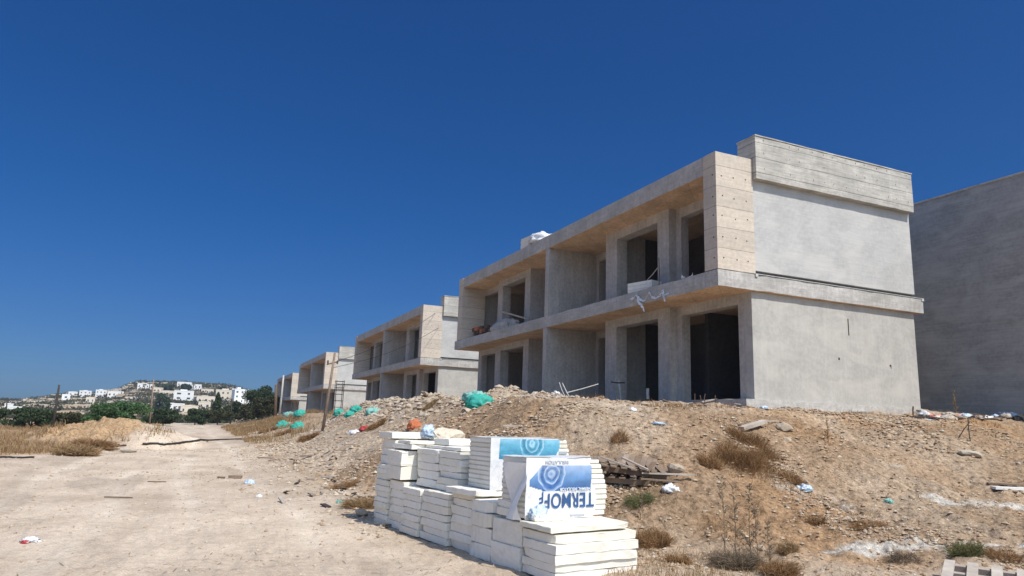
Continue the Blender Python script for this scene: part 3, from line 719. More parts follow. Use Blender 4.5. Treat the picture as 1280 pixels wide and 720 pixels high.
p = B_(920, 706, 5); twig_bush('grey_weed', p, .38, .25, .24, 2200, 'greyweed', 'dense dark grey weed at the foot of the tall dry stems', 11, .003)
p = B_(975, 716, 5); twig_bush('dry_bush', p, .3, .25, .22, 1000, 'drybush', 'rusty straw tuft right of the dark grey weed', 12, .003)
p = B_(822, 672, 5); twig_bush('dry_bush', p, .26, .22, .26, 1000, 'drybush', 'rusty weed right of the corner of the foam boards', 15, .003)
p = B_(848, 700, 4.5); twig_bush('dry_bush', p, .22, .2, .18, 800, 'drybush', 'low rusty weed between the foam boards and the dark grey weed', 16, .003)
p = B_(985, 690, 5); twig_bush('dry_bush', p, .2, .16, .2, 500, 'drygrass', 'thin straw stalks right of the rusty straw tuft', 17, .003)
p = B_(1085, 655, 6); twig_bush('dry_bush', p, .35, .2, .12, 600, 'drybush', 'flat brown weed in the middle of the lower slope', 18, .003)
p = B_(455, 636, 6); twig_bush('dry_bush', p, .55, .4, .25, 1300, 'drygrass', 'tan dry weed against the left end of the foam boards', 13, .004)
p = B_(430, 610, 6); twig_bush('dry_bush', p, .4, .3, .15, 600, 'drybush', 'brown dry weed left of the stacked foam boards by the trash', 14, .004)
for i, (px, py, s, lab) in enumerate([(355, 545, .6, 'brown dry weed at the bend of the road below the far buildings'), (385, 550, .5, 'dry weed right of the bend in the road, lowest on the bank'), (470, 535, .4, 'orange dry weed under the netting bags'), (540, 512, .35, 'tall dry weed before the dark doors of the second building'), (335, 540, .7, 'small dark weed where the black hose ends'), (118, 562, 1.0, 'dark low weed at the foot of the sandy heap'), (95, 570, .9, 'olive weed beside the white block left of the road'), (265, 524, 2.0, 'pale weed at the far end of the road')]):
    p = B_(px, py, 10); twig_bush('dry_weed', p, s*1.1, s*.8, s*.55, 1500, 'drybush' if i not in (3, 6, 7) else 'drygrass', lab, 20+i, .012 if i < 7 else .03)

def tall_weed(px, py, h, seed, label, mat='greyweed', r=.005):
    R = random.Random(seed); p = at(px, py, 4.); root = empty('dry_weed', p, 0, label, 'weed')
    b = MB(); tw = MB(); top = Vector((R.uniform(-.04, .04), R.uniform(-.04, .04), h))
    pts = [Vector((0, 0, -.03)).lerp(top, k/6)+Vector((R.gauss(0, .008), R.gauss(0, .008), 0)) for k in range(7)]
    b.tube(pts, [r*(1-.11*k) for k in range(7)], 0, 5); b.build('stem', M[mat], root)
    tw.tube([(0, 0, .01), (.01, .006, .05)], r*.5, 0, 3)
    for k in range(38):
        t = R.uniform(.12, 1); q = Vector((0, 0, 0)).lerp(top, t); a = R.uniform(0, 6.28); l = R.uniform(.06, .22)*(1.25-t)*h
        e = q+Vector((math.cos(a)*l, math.sin(a)*l, l*R.uniform(.4, 1.3)))
        tw.tube([q, (q+e)/2+Vector((0, 0, .01)), e], [r*.45, r*.4, r*.3], 0, 3)
        for _ in range(3):
            c = q.lerp(e, R.uniform(.4, 1)); s = R.uniform(.004, .009)
            tw.quad([c+Vector((-s, 0, -s)), c+Vector((s, 0, -s)), c+Vector((s, .002, s)), c+Vector((-s, .002, s))])
    tw.build('twigs', M[mat], root)
tall_weed(908, 700, .93, 1, 'leftmost and tallest of the dry grey stems over the dark weed')
tall_weed(919, 700, .82, 5, 'dry grey stem between the two tallest ones')
tall_weed(937, 698, .88, 2, 'second tallest dry grey stem, in the middle of the dark weed')
tall_weed(947, 700, .62, 3, 'medium dry stem right of the two tallest ones')
tall_weed(962, 706, .5, 4, 'short dry stem at the right end of the dark weed')
tall_weed(800, 650, .35, 6, 'thin dry stem beside the low green weed')
tall_weed(1028, 515, .75, 7, 'thin bare stem standing before the grey rendered end wall', r=.008)
tall_weed(1196, 517, .75, 8, 'pale dry stalk on the trash before the dark building', 'drygrass', r=.012)
tall_weed(1035, 555, .5, 9, 'brown dry stalks on the crest below the grey end wall', 'drybush', r=.008)

def leaves(c, rad, n, size, R, squash=1.):
    d = R.normal(0, 1, (n, 3)); d /= np.linalg.norm(d, axis=1)[:, None]
    p = np.array(c)+d*(R.rand(n)**.45)[:, None]*np.array(rad)
    a = R.normal(0, 1, (n, 3)); a /= np.linalg.norm(a, axis=1)[:, None]
    b = np.cross(a, R.normal(0, 1, (n, 3))); b /= np.linalg.norm(b, axis=1)[:, None]
    s = size*R.uniform(.6, 1.3, n)[:, None]
    return np.stack([p-a*s, p-b*s*.5, p+a*s, p+b*s*.5], 1).reshape(-1, 3)
def tree(name, loc, w, h, mat, label, seed, n=5000, leaf=.12, trunk=.3, cat='tree', group=None, shape='round', depth=None):
    R = np.random.RandomState(seed); root = empty(name, loc, 0, label, cat, group)
    depth = depth or w*.8
    parts = []; k = 16 if shape != 'cone' else 12
    mb = MB(); mb.tube([(0, 0, -.3), (.02*w, 0, h*trunk), (.0, 0, h*.75)], [.035*h+.03, .025*h+.02, .01*h], 0, 7)
    for i in range(k):
        if shape == 'cone':
            t = (i+.5)/k; c = (R.normal(0, .03)*w, R.normal(0, .03)*w, h*(.08+.9*t)); rad = (w*.5*(1-t)**.8+.1*w, w*.5*(1-t)**.8+.1*w, h/k*1.2)
        else:
            th = R.rand()*6.28; q = R.rand()**.5; zz = R.uniform(.22, .86) if shape == 'round' else R.uniform(.12, .8)
            ww = math.sqrt(max(.05, 1-((zz-.4)/.62)**2))
            c = (math.cos(th)*q*w*.36*ww, math.sin(th)*q*depth*.36*ww, h*zz); s = R.uniform(.13, .23)
            rad = (w*s, depth*s, h*s*.85)
            if i < 7: mb.tube([(0, 0, h*trunk*.8), (c[0]*.5, c[1]*.5, h*(trunk+zz)*.5), c], [.02*h, .012*h, .005*h], 0, 5)
        parts.append(leaves(c, rad, n//k, leaf, R))
    co = np.vstack(parts); f = np.arange(len(co)).reshape(-1, 4)
    mb.build('trunk', M['bark'], root); obj('crown', mesh('crown', co, f, [M[mat]]), root)
    return root
def T(px0, px1, ytop, ybot, dist, mat, label, seed, name='bushy_tree', n=5000, leaf=None, shape='round', cat='tree'):
    pxc = (px0+px1)/2; d = ray(pxc, ybot); t = dist/math.hypot(d[0], d[1]); x, y = d[0]*t, d[1]*t
    z = gz(x, y); k = dist/872*.92
    w = (px1-px0)*k; d2 = ray(pxc, ytop); t2 = dist/math.hypot(d2[0], d2[1]); top = EYE+d2[2]*t2
    h = max(.8, top-z)
    tree(name, (x, y, z-.05), w*1.08, h*1.05, mat, label, seed, n, leaf or dist*.0016, .2, cat, None, shape)
T(-60, 12, 506, 533, 66, 'leafdark', 'dark tree cut off by the left edge', 31)
T(14, 62, 509, 533, 64, 'leafdark', 'round dark green tree left of the leaning black pole', 32, n=7000)
T(52, 78, 514, 533, 66, 'leafolive', 'small olive bush just left of the leaning pole', 33, n=3000)
T(70, 112, 514, 533, 60, 'leafolive', 'olive bushes between the leaning pole and the big green bush', 34, n=4500)
T(100, 182, 496, 535, 50, 'leafgreen', 'widest bright green feathery bush behind the sandy heap', 35, 'green_bush', 12000, .09, 'low', 'bush')
T(180, 226, 511, 531, 92, 'leafdark', 'dark green tree right of the bright green bush', 36, n=5000)
T(192, 212, 491, 512, 250, 'leafdark', 'dark tree on the hillside left of the big white house', 37, n=2500)
T(228, 258, 511, 531, 105, 'leafdark', 'dark tree at the end of the road, left of the cypress', 38)
T(250, 292, 512, 531, 110, 'leafolive', 'olive tree below the cypress at the end of the road', 39, n=4500)
T(262, 276, 494, 526, 125, 'leafdark', 'dark pointed cypress before the cream houses', 40, 'cypress_tree', 4000, shape='cone')
T(276, 300, 503, 528, 120, 'leafdark', 'dark tree immediately right of the cypress', 41)
T(292, 322, 506, 528, 112, 'leafolive', 'olive tree between the cypress group and the large dark tree', 42)
T(302, 352, 479, 529, 118, 'leafdark', 'largest dark tree, against the farthest concrete building', 43, n=12000, leaf=.16)
T(310, 345, 497, 526, 95, 'leafolive', 'olive undergrowth at the foot of the largest dark tree', 44, n=4500)
# scrub all over the far hill: nobody could count it
def scrub():
    n = 3400; az = RS.uniform(-120, 420, n); r = 170+470*RS.rand(n)**.8
    dx = (az-640)/872; y = r/np.sqrt(1+dx*dx); x = dx*y
    k = fbm(x*.025, y*.05, 98, 3) > -.25; x, y, r = x[k], y[k], r[k]; z = full_h(x, y)
    parts = [leaves((x[i], y[i], z[i]+.4), (1.6+1.8*RS.rand(), 1.6+1.5*RS.rand(), .9+.9*RS.rand()), 22, .55, RS) for i in range(len(x))]
    co = np.vstack(parts); f = np.arange(len(co)).reshape(-1, 4)
    o = obj('hillside_scrub', mesh('hillside_scrub', co, f, [M['leafolive']])); tag(o, 'low olive scrub dotted over the far hillside', 'scrub', kind='stuff')
scrub()
def outcrops():
    base = np.array([[-1,-1,0],[1,-1,0],[1,1,0],[-1,1,0],[-.8,-.8,1],[.8,-.8,1],[.8,.8,1],[-.8,.8,1]], float)
    fc = np.array([[4,5,6,7],[0,1,5,4],[1,2,6,5],[2,3,7,6],[3,0,4,7]])
    n = 620; az = np.concatenate([RS.uniform(30, 200, n//2), RS.uniform(-60, 330, n-n//2)]); r = 240+350*RS.rand(n)
    dx = (az-640)/872; y = r/np.sqrt(1+dx*dx); x = dx*y; z = full_h(x, y)
    k = fbm(x*.02+3, y*.05, 99, 3) > 0; x, y, z = x[k], y[k], z[k]; n = len(x)
    s = np.stack([RS.uniform(1.5, 6, n), RS.uniform(.6, 1.6, n), RS.uniform(.5, 1.3, n)], -1)
    v = base[None]*s[:, None, :]*RS.uniform(.75, 1.1, (n, 8, 3)); a = RS.normal(.35, .3, n); c, sn = np.cos(a), np.sin(a)
    co = np.stack([v[..., 0]*c[:, None]-v[..., 1]*sn[:, None]+x[:, None], v[..., 0]*sn[:, None]+v[..., 1]*c[:, None]+y[:, None], v[..., 2]+z[:, None]-.2], -1).reshape(-1, 3)
    f = (fc[None]+(np.arange(n)*8)[:, None, None]).reshape(-1, 4)
    o = obj('rock_outcrops', mesh('rock_outcrops', co, f, [M['stone']])); tag(o, 'pale rock ledges and terrace stones over the far hillside', 'rock ledges', kind='stuff')
outcrops()

# ------------------------------------------------------------------ far houses
def house(x0, x1, yt, yb, mat, label, rot=0., storeys=2, cols=3, dist=None, depth=.7):
    pxc = (x0+x1)/2
    if dist is None: p = at(pxc, yb, 150)
    else:
        d = ray(pxc, yb); t = dist/math.hypot(d[0], d[1]); p = Vector((d[0]*t, d[1]*t, EYE+d[2]*t))
    R_ = p.xy.length; w = (x1-x0)/872*R_*.92; d2 = ray(pxc, yt); h = max(2.2, EYE+d2[2]*R_/math.hypot(d2[0], d2[1])-p.z)
    head = math.atan2(-p.x, p.y)
    root = empty('white_house' if mat == 'white' else 'cream_house', p, head+rot, label, 'house', 'houses on the far hill')
    dd = w*depth
    b = MB(); b.box(-w/2, w/2, 0, dd, -3, h); b.box(-w*.2, w*.15, dd*.3, dd*.8, h+.002, h+min(1.2, h*.2)); b.build('wall', M[mat], root)
    b = MB()
    for q in ((-w/2-.05, w/2+.05, -.05, .2), (-w/2-.05, w/2+.05, dd-.2, dd+.05)): b.box(q[0], q[1], q[2], q[3], h+.003, h+.35)
    b.build('parapet', M[mat], root)
    rr_ = random.Random(int(x0*7+yt))
    for s in range(storeys):
        for c in range(cols):
            ww = w/cols*rr_.uniform(.2, .4); cx = -w/2+w*(c+.5)/cols; z = h*(s+.3)/storeys
            b = MB(); b.box(cx-ww/2, cx+ww/2, -.06, .3, z, z+h/storeys*.36); b.build('window', M['glassdark'], root)
house(100, 112, 489, 497, 'white', 'leftmost white cube house on the skyline')
house(120, 131, 488, 497, 'white', 'white cube house, second from the left on the skyline')
house(135, 144, 490, 496, 'white', 'small bluish white house, third on the skyline', storeys=1, cols=2)
house(144, 153, 490, 496, 'white', 'white house with a dark opening next to the third skyline house', storeys=1, cols=1)
house(173, 190, 480, 485.5, 'white', 'long low white house at the left end of the hilltop', storeys=1, cols=4)
house(222, 238, 479, 484, 'white', 'low white house in the middle of the hilltop', storeys=1, cols=4)
house(238, 251, 481, 486, 'white', 'white terrace house right of the middle of the hilltop', storeys=1, cols=3)
house(218, 240, 489, 500.5, 'white', 'large plain white house below the hilltop', cols=2)
house(200, 217, 491, 494.5, 'cream', 'narrow cream terrace house left of the large white house', storeys=1)
house(246, 268, 496, 504.5, 'cream', 'low cream house behind the cypress', storeys=1, cols=3, rot=.2)
house(270, 292, 488, 500, 'cream', 'tall cream house right of the cypress', cols=4)
house(292, 305, 487, 504, 'white', 'grey white house with balconies near the large dark tree', storeys=3, cols=2, rot=.4)
house(305, 318, 490, 505, 'white', 'bright white house partly behind the large dark tree', storeys=2, cols=2, rot=.5)
house(196, 226, 508, 513, 'white', 'flat white building low in the valley', storeys=1, cols=5, rot=-.1)
house(226, 246, 508, 517, 'cream', 'cream building low in the valley beside the flat white one', storeys=1, cols=3, rot=.2)
house(248, 262, 503, 511, 'cream', 'small cream house in the valley below the low cream house', storeys=1, cols=2)
house(6, 14, 508, 514, 'white', 'small white house among the trees at the far left', storeys=1, cols=2)
house(13, 24, 512, 519, 'white', 'white house just above the round dark tree at the far left', storeys=1, cols=2)
house(78, 86, 495.5, 499, 'white', 'tiny white hut on the ridge right of the leaning pole', storeys=1, cols=1)
house(86, 95, 492.5, 496.5, 'white', 'small white house between the tiny hut and the leftmost cube house', storeys=1, cols=2)
house(108, 117, 500, 503.5, 'cream', 'cream shed on the terraces below the leftmost cube house', storeys=1, cols=2)
house(192, 203, 486.5, 490.5, 'cream', 'cream house close under the left end of the hilltop', storeys=1, cols=3)
house(252, 266, 488, 492, 'cream', 'cream house just under the right part of the hilltop', storeys=1, cols=3)
def hill_tree(px, ytop, ybot, seed, label, palm=False):
    p = at(px, ybot+5, 200); R_ = p.xy.length; h = (ybot-ytop)/872*R_*.93
    if palm:
        root = empty('palm_tree', p, 0, label, 'palm', 'palms on the hilltop'); R = random.Random(seed)
        b = MB(); b.tube([(0, 0, -.5), (.15, 0, h*.85)], [.25, .17], 0, 6); b.build('trunk', M['bark'], root)
        b = MB()
        for k in range(12):
            a = k*.52+R.random()*.3; L = h*.3
            pts = [Vector((math.cos(a)*L*t, math.sin(a)*L*t, h*.85+L*(.6*t-1.0*t*t))) for t in (0, .35, .7, 1)]
            s = Vector((-math.sin(a), math.cos(a), 0))*.22
            for i in range(3): b.quad([pts[i]-s, pts[i]+s, pts[i+1]+s*.7, pts[i+1]-s*.7])
        b.build('fronds', M['leafdark'], root)
    else:
        tree('hill_tree', p, h*1.7, h, 'leafdark', label, seed, 1800, .5, .15)
hill_tree(210, 476, 486, 61, 'dark tree on the left half of the hilltop')
hill_tree(232, 476.5, 485, 62, 'dark round tree behind the low white hilltop house')
hill_tree(277, 480, 487, 63, 'dark tree at the right end of the hilltop')
hill_tree(262, 481, 487, 66, 'dark flat tree between the hilltop houses and its right end')
for i, px in enumerate((180, 186, 202, 205, 241, 254)): hill_tree(px, 474.5, 483.5, 70+i, ['palm standing before the long hilltop house', 'second palm at the left end of the hilltop', 'taller palm in the middle left of the hilltop', 'palm touching the dark hilltop tree', 'palm above the terrace house', 'palm right of the terrace house'][i], True)

# ------------------------------------------------------------------ poles, posts, hose, scaffold
def lean_pole(name, pb, pt, dist, r, mat, label, arms=False):
    if dist is None: base = at(pb[0], pb[1], 5)
    else:
        d = ray(*pb); t = dist/math.hypot(d[0], d[1]); base = Vector((d[0]*t, d[1]*t, 0)); base.z = gz(base.x, base.y)
    R_ = base.xy.length; d2 = ray(*pt); k = base.y/d2[1]
    top = Vector((d2[0]*k, base.y, EYE+d2[2]*k))
    root = empty(name, base, 0, label, 'pole'); v = top-base
    b = MB(); b.tube([Vector((0, 0, -.2))-v*.02, v*.5+Vector((.02, 0, 0)), v], [r, r*.85, r*.7], 0, 9); b.build('post', M[mat], root, True)
    if arms:
        b = MB(); c = v*.86; b.tube([c+Vector((-.3, 0, -.05)), c+Vector((.25, 0, .12))], .03, 0, 6); b.build('crossarm', M['oldwood'], root)
        for s in (-.25, .2):
            b = MB(); b.tube([c+Vector((s, 0, .0)), c+Vector((s, 0, .16))], [.045, .03], 0, 7); b.build('insulator', M['darkpole'], root)
    return base, top
lean_pole('leaning_pole', (66, 533), (74, 481), 58, .09, 'darkpole', 'black leaning wooden pole behind the grass field at the left')
lean_pole('utility_pole', (187, 532), (192, 474), 75, .08, 'polewood', 'slim brown pole behind the right end of the sandy heap')
lean_pole('utility_pole', (288, 527), (290, 498), 112, .12, 'darkpole', 'dark pole right of the cypress at the end of the road')
pb, pt_ = lean_pole('utility_pole', (402.5, 540), (418.6, 441), None, .075, 'polewood', 'leaning wooden pole with insulators before the third building', True)
lean_pole('concrete_post', (349, 521), (354.5, 469), 84, .13, 'slab', 'light grey post before the farthest building')
lean_pole('concrete_post', (344, 521), (345, 481), 88, .2, 'oldwood', 'brown square looking post at the left corner of the farthest building')
lean_pole('fence_post', (6, 533), (9, 497), 70, .06, 'darkpole', 'thin dark post near the left edge')
# long wall line at far left
p0 = at(-30, 532.5, 20); p1 = at(38, 531.5, 20); d_ = (p1-p0); ln = d_.length
b = MB(); b.box(0, ln, -.1, .1, -.1, .38); b.box(0, ln, -.13, .13, .38, .44)
tag(b.build('low_wall', M['slab'], None, loc=p0, rot=(0, 0, math.atan2(d_.y, d_.x))), 'low grey wall behind the grass field at the left edge', 'wall')
def ground_curve(name, pix, r, mat, label, cat, lift=.01, rmin=5):
    P = []
    for i in range(len(pix)-1):
        for k in range(10):
            t = k/10; q = at(pix[i][0]*(1-t)+pix[i+1][0]*t, pix[i][1]*(1-t)+pix[i+1][1]*t, rmin); P.append(q+Vector((0, 0, lift+r*.7)))
    b = MB(); b.tube(P, r, 0, 7); tag(b.build(name, M[mat], None, True), label, cat)
ground_curve('black_hose', [(178, 556), (205, 556), (250, 551.5), (300, 549), (330, 547)], .045, 'rubber', 'long black hose lying across the dirt road', 'hose', rmin=20)
ground_curve('dark_cable', [(0, 573), (20, 573.5), (45, 573)], .03, 'rubber', 'short black cable at the grass edge on the left', 'cable', rmin=12)
ground_curve('dark_cable', [(126, 560), (140, 558.5), (160, 557)], .03, 'rubber', 'dark cable at the foot of the sandy heap', 'cable', rmin=12)
# scaffold tower between second and third building
sx = Vector(W(52.4, -.6, 0)); sz = gz(sx.x, sx.y); root = empty('scaffold_tower', (sx.x, sx.y, sz), RZ, 'thin steel scaffold tower between the second and third building', 'scaffold')
for qx in (-.35, .35):
    for qy in (-.35, .35):
        b = MB(); b.tube([(qx, qy, 0), (qx, qy, 3.4)], .035, 0, 6); b.build('upright', M['steel'], root)
for k in range(6):
    z = .3+k*.6; b = MB()
    for q in (-.35, .35): b.tube([(-.35, q, z), (.35, q, z)], .022, 0, 5); b.tube([(q, -.35, z), (q, .35, z)], .022, 0, 5)
    b.build('ledger', M['steel'], root)
# overhead wires from the leaning pole to the second building
for i, (dz, e) in enumerate(((0, W(28.5, 1.0, 8.6)), (-.25, W(28.4, 1.2, 7.6)))):
    a0 = pt_+Vector((0, 0, -.45+dz)); e = Vector(e); P = [a0.lerp(e, t/12)-Vector((0, 0, .35*math.sin(math.pi*t/12))) for t in range(13)]
    b = MB(); b.tube(P, .012, 0, 4); tag(b.build('overhead_wire', M['rubber']), ['upper thin wire from the leaning pole to the second building', 'lower thin wire from the leaning pole to the second building'][i], 'wire')

# ------------------------------------------------------------------ crumpled bags and sheets
def blob(name, loc, sx_, sy_, sz_, mat, label, cat, seed=0, ridg=.35, sub=4, rz=0., group=None, grow=True):
    from mathutils import noise as mn
    bm = bmesh.new(); bmesh.ops.create_icosphere(bm, subdivisions=sub, radius=1.)
    off = Vector((seed*7.3, seed*3.1, 0))
    for v in bm.verts:
        p = v.co.normalized()
        k = 1+ridg*(1-2*abs(mn.noise(p*1.7+off)))*.8-ridg*.5*abs(mn.noise(p*4.1+off))*1.6+ridg*.25*mn.noise(p*9+off)
        z = p.z*k
        v.co = Vector((p.x*k*sx_, p.y*k*sy_, (z if z > 0 else z*.35)*sz_))
    me = bpy.data.meshes.new(name); bm.to_mesh(me); bm.free(); me.materials.append(M[mat])
    me.polygons.foreach_set('use_smooth', np.ones(len(me.polygons), dtype=bool))
    o = obj(name, me, None, loc, (0, 0, rz)); tag(o, label, cat, group); return o
def bag(px, py, wpx, hpx, mat, label, name='netting_bag', cat='bag', seed=0, rmin=8, ridg=.35):
    p = at(px, py, rmin); k = p.y/872; return blob(name, p+Vector((0, 0, .0)), wpx*k*.48, wpx*k*.36, hpx*k*.72, mat, label, cat, seed, ridg)
bag(600, 509, 32, 17, 'teal', 'bright teal netting bag on the rubble before the nearest building', seed=1, ridg=.45)
bag(593, 500, 24, 12, 'paleteal', 'crumpled pale teal and grey netting behind the bright teal bag', 'netting_heap', seed=2, rmin=19, ridg=.7)
for i, (px, py, w_, h_, m_, lab) in enumerate([(424, 519, 13, 8, 'teal', 'teal bag at the left end of the row before the second building'), (437, 521, 11, 7, 'teal', 'teal bag lowest in the middle of the row before the second building'), (445, 516, 14, 8, 'teal', 'teal bag right of the middle in the row before the second building'), (467, 517, 17, 9, 'paleteal', 'pale teal bag nearest to the dark wall of the second building'), (362, 522, 15, 7, 'paleteal', 'whitish teal bag before the third building'), (375, 520, 14, 8, 'teal', 'teal bag right of the whitish one, before the third building'), (353, 534, 14, 10, 'teal', 'teal bag low on the bank near the bend of the road'), (372, 535, 16, 9, 'teal', 'teal bag low on the bank beside the brown weeds')]):
    bag(px, py, w_, h_, m_, lab, seed=3+i, rmin=25, ridg=.65)
bag(518, 536, 14, 12, 'orange', 'bright orange torn sack on the bank above the foam boards', 'orange_sack', seed=21, ridg=.7)
bag(457, 538, 12, 6, 'red', 'dark red plastic scrap on the bank', 'plastic_scrap', 'scrap', 22, 8, .8)
bag(443, 541, 14, 6, 'film', 'white sack left of the red scrap', 'white_sack', seed=23)
bag(1160, 521, 14, 8, 'pinksack', 'salmon pink sack at the corner of the grey end wall', 'pink_sack', seed=24, rmin=12)
bag(1172, 522, 12, 5, 'film', 'pale cloth lying beside the pink sack', 'pale_cloth', 'cloth', 25, 12)
bag(1258, 521, 22, 5, 'film_blue', 'pale blue film on the trash before the dark building', 'plastic_film', 'scrap', 26, 12, .6)
bag(1272, 524, 13, 8, 'rubber', 'black sack at the right end of the trash line', 'black_sack', seed=27, rmin=12)
bag(1206, 520, 16, 6, 'film', 'white plastic in the middle of the trash line', 'plastic_film', 'scrap', 28, 12, .7)
bag(1185, 519, 14, 4, 'palewood', 'flat cardboard piece left of the white plastic', 'cardboard_piece', 'scrap', 29, 12, .5)
bag(955, 515, 10, 4, 'film_blue', 'little blue bag at the corner pillar', 'blue_bag', 'bag', 30, 12)
bag(823, 527, 14, 3, 'film_blue', 'flat lilac blue scrap on the bank below the doors', 'plastic_scrap', 'scrap', 31, 9, .8)
bag(1005, 612, 15, 7, 'film_blue', 'pale blue crumpled plastic on the slope', 'plastic_scrap', 'scrap', 32, 7, .9)
bag(838, 615, 16, 8, 'film', 'white and blue rag below the stacked pallets', 'rag', 'rag', 33, 7, .9)
bag(312, 605, 11, 6, 'film_blue', 'clear crushed bottle on the road', 'plastic_bottle', 'bottle', 34, 7, .5)
bag(324, 620, 7, 3, 'film', 'small white litter on the road', 'litter', 'litter', 35, 7, .6)
bag(38, 676, 18, 5, 'film', 'white and red wrapper on the road near the left edge', 'wrapper', 'litter', 36, 5, .9)
bag(32, 677, 8, 4, 'red', 'red scrap beside the white wrapper', 'scrap_piece', 'litter', 37, 5, .9)
bag(791, 512, 8, 4, 'film', 'white cloth scrap on the rubble below the pillar', 'cloth_scrap', 'scrap', 38, 12, .9)
bag(695, 497, 11, 9, 'film', 'pale grey plastic standing on top of the rubble heap', 'plastic_scrap', 'scrap', 39, 12, .9)
bag(1110, 626, 10, 4, 'paleteal', 'small pale green plastic on the slope', 'plastic_scrap', 'scrap', 40, 7, .9)
bag(425, 632, 9, 4, 'paleteal', 'small green glass bit near the road edge', 'glass_bit', 'litter', 41, 7, .6)

def plank(px, py, L, wd, th, rz, mat, label, name='wooden_plank', cat='plank', tilt=0., rmin=5, lift=.02, group=None):
    p = at(px, py, rmin); b = MB(); b.box(-L/2, L/2, -wd/2, wd/2, 0, th)
    for i in range(len(b.v)): x_, y_, z_ = b.v[i]; b.v[i] = (x_+random.uniform(-.02, .02)*L*.3, y_, z_)
    o = b.build(name, M[mat], None, loc=p+Vector((0, 0, lift+abs(math.sin(tilt))*L*.25)), rot=(random.uniform(-.12, .12), tilt, rz)); tag(o, label, cat, group); return o
plank(942, 542, .75, .14, .07, .55, 'palewood', 'pale square beam end above the large rust brown bush', tilt=-.22)
plank(960, 534, .55, .06, .03, .3, 'palewood', 'thin pale lath above the pale beam')
plank(1268, 612, .8, .16, .05, -.05, 'white', 'white plank cut by the right edge of the picture')
plank(1256, 606, .6, .1, .03, -.25, 'oldwood', 'dark board behind the white plank')
plank(294, 598, .32, .12, .06, .1, 'oldwood', 'reddish brown plank lying on the road')
plank(276, 600, .18, .08, .04, .1, 'oldwood', 'short dark piece of wood beside the reddish plank')
plank(148, 622, .5, .03, .02, .12, 'oldwood', 'long thin dark stick on the middle of the road')
plank(196, 603, .4, .03, .02, .1, 'oldwood', 'thin dark stick near the far middle of the road')
plank(445, 560, .9, .1, .03, .5, 'oldwood', 'dark flat board on the bank left of the foam boards')
plank(432, 568, .7, .08, .03, .3, 'oldwood', 'second dark board on the bank, nearer the road')
plank(1063, 508, 1.1, .05, .05, -.35, 'darkpole', 'black bent stick before the grey end wall', rmin=12)
plank(1225, 516, 2.3, .09, .05, -.1, 'palewood', 'long whitish plank on the trash before the dark building', rmin=13)
plank(1268, 516, 1.0, .07, .04, .35, 'film', 'white lath pointing up at the right end of the trash line', rmin=13, tilt=-.15)
plank(1140, 522, 1.6, .06, .05, -.05, 'darkpole', 'dark strip along the foot of the grey end wall', rmin=12)
plank(650, 530, 1.2, .05, .03, .9, 'palewood', 'pale lath lying down the bank above the printed foam packs', rmin=8)
plank(1120, 584, .35, .1, .03, .2, 'palewood', 'short whitish board in the middle of the brown slope')
o = obj('limestone_block', CBITS[5], None, at(452, 647, 6)+Vector((0, 0, .06)), (.1, .3, .6), (.35, .25, .45)); tag(o, 'dark grey block in the shadow at the left end of the foam boards', 'stone block')
put = at(1213, 570, 6); o = obj('concrete_slab_piece', CBITS[2], None, put+Vector((0, 0, .06)), (.12, .1, -.35), (.62, .42, .45)); tag(o, 'large flat pale concrete piece on the right of the brown slope', 'concrete piece')
o = obj('limestone_block', CBITS[3], None, at(847, 587, 6)+Vector((0, 0, .08)), (.3, .2, .4), (.42, .35, .5)); tag(o, 'angular pale block at the right end of the stacked pallets', 'stone block')
o = obj('limestone_block', CBITS[1], None, at(160, 564, 12)+Vector((0, 0, .1)), (.05, .0, .15), (.62, .5, .75)); tag(o, 'white block at the road edge before the sandy heap', 'stone block')
o = obj('limestone_block', CBITS[4], None, at(77, 569, 12)+Vector((0, 0, .1)), (.1, 0, .1), (.5, .4, .6)); tag(o, 'grey white block in the weeds left of the road', 'stone block')
o = obj('limestone_block', CBITS[0], None, at(981, 543, 8)+Vector((0, 0, .05)), (.5, .3, .3), (.45, .3, .5)); tag(o, 'jagged grey block in the heap right of the pale beam', 'stone block')
for i, (px, py) in enumerate(((249, 531), (257, 531))):
    o = obj('limestone_block', CBITS[i], None, at(px, py, 40)+Vector((0, 0, .2)), (0, 0, i), (1., .7, .9)); tag(o, ['left', 'right'][i]+' one of two white blocks at the end of the road', 'stone block')

for i_ in range(26):
    R = random.Random(300+i_); px = R.uniform(1150, 1280); q = at(px, 523.5, 12); d_ = Vector((q.x, q.y, 0)).normalized()*R.uniform(.1, .9); x_, y_ = q.x+d_.x, q.y+d_.y
    if i_ % 2: blob('trash_piece', (x_, y_, gz(x_, y_)+.02), R.uniform(.10, .24), R.uniform(.08, .16), R.uniform(.04, .10), R.choice(['film', 'palewood', 'film', 'film_blue', 'pinksack']), 'crumpled piece of rubbish in the trash line before the dark building', 'rubbish', 400+i_, .8, 3, group='rubbish pieces in the trash line')
    else:
        b = MB(); L = R.uniform(.3, 1.2); b.box(-L/2, L/2, -.05, .05, 0, .025); o = b.build('board_scrap', M[R.choice(['palewood', 'oldwood', 'palewood'])], None, loc=(x_, y_, gz(x_, y_)+R.uniform(.03, .12)), rot=(R.uniform(-.2, .2), R.uniform(-.15, .15), R.uniform(-.8, .4))); tag(o, 'scrap of board in the trash line before the dark building', 'board scrap', 'board scraps in the trash line')
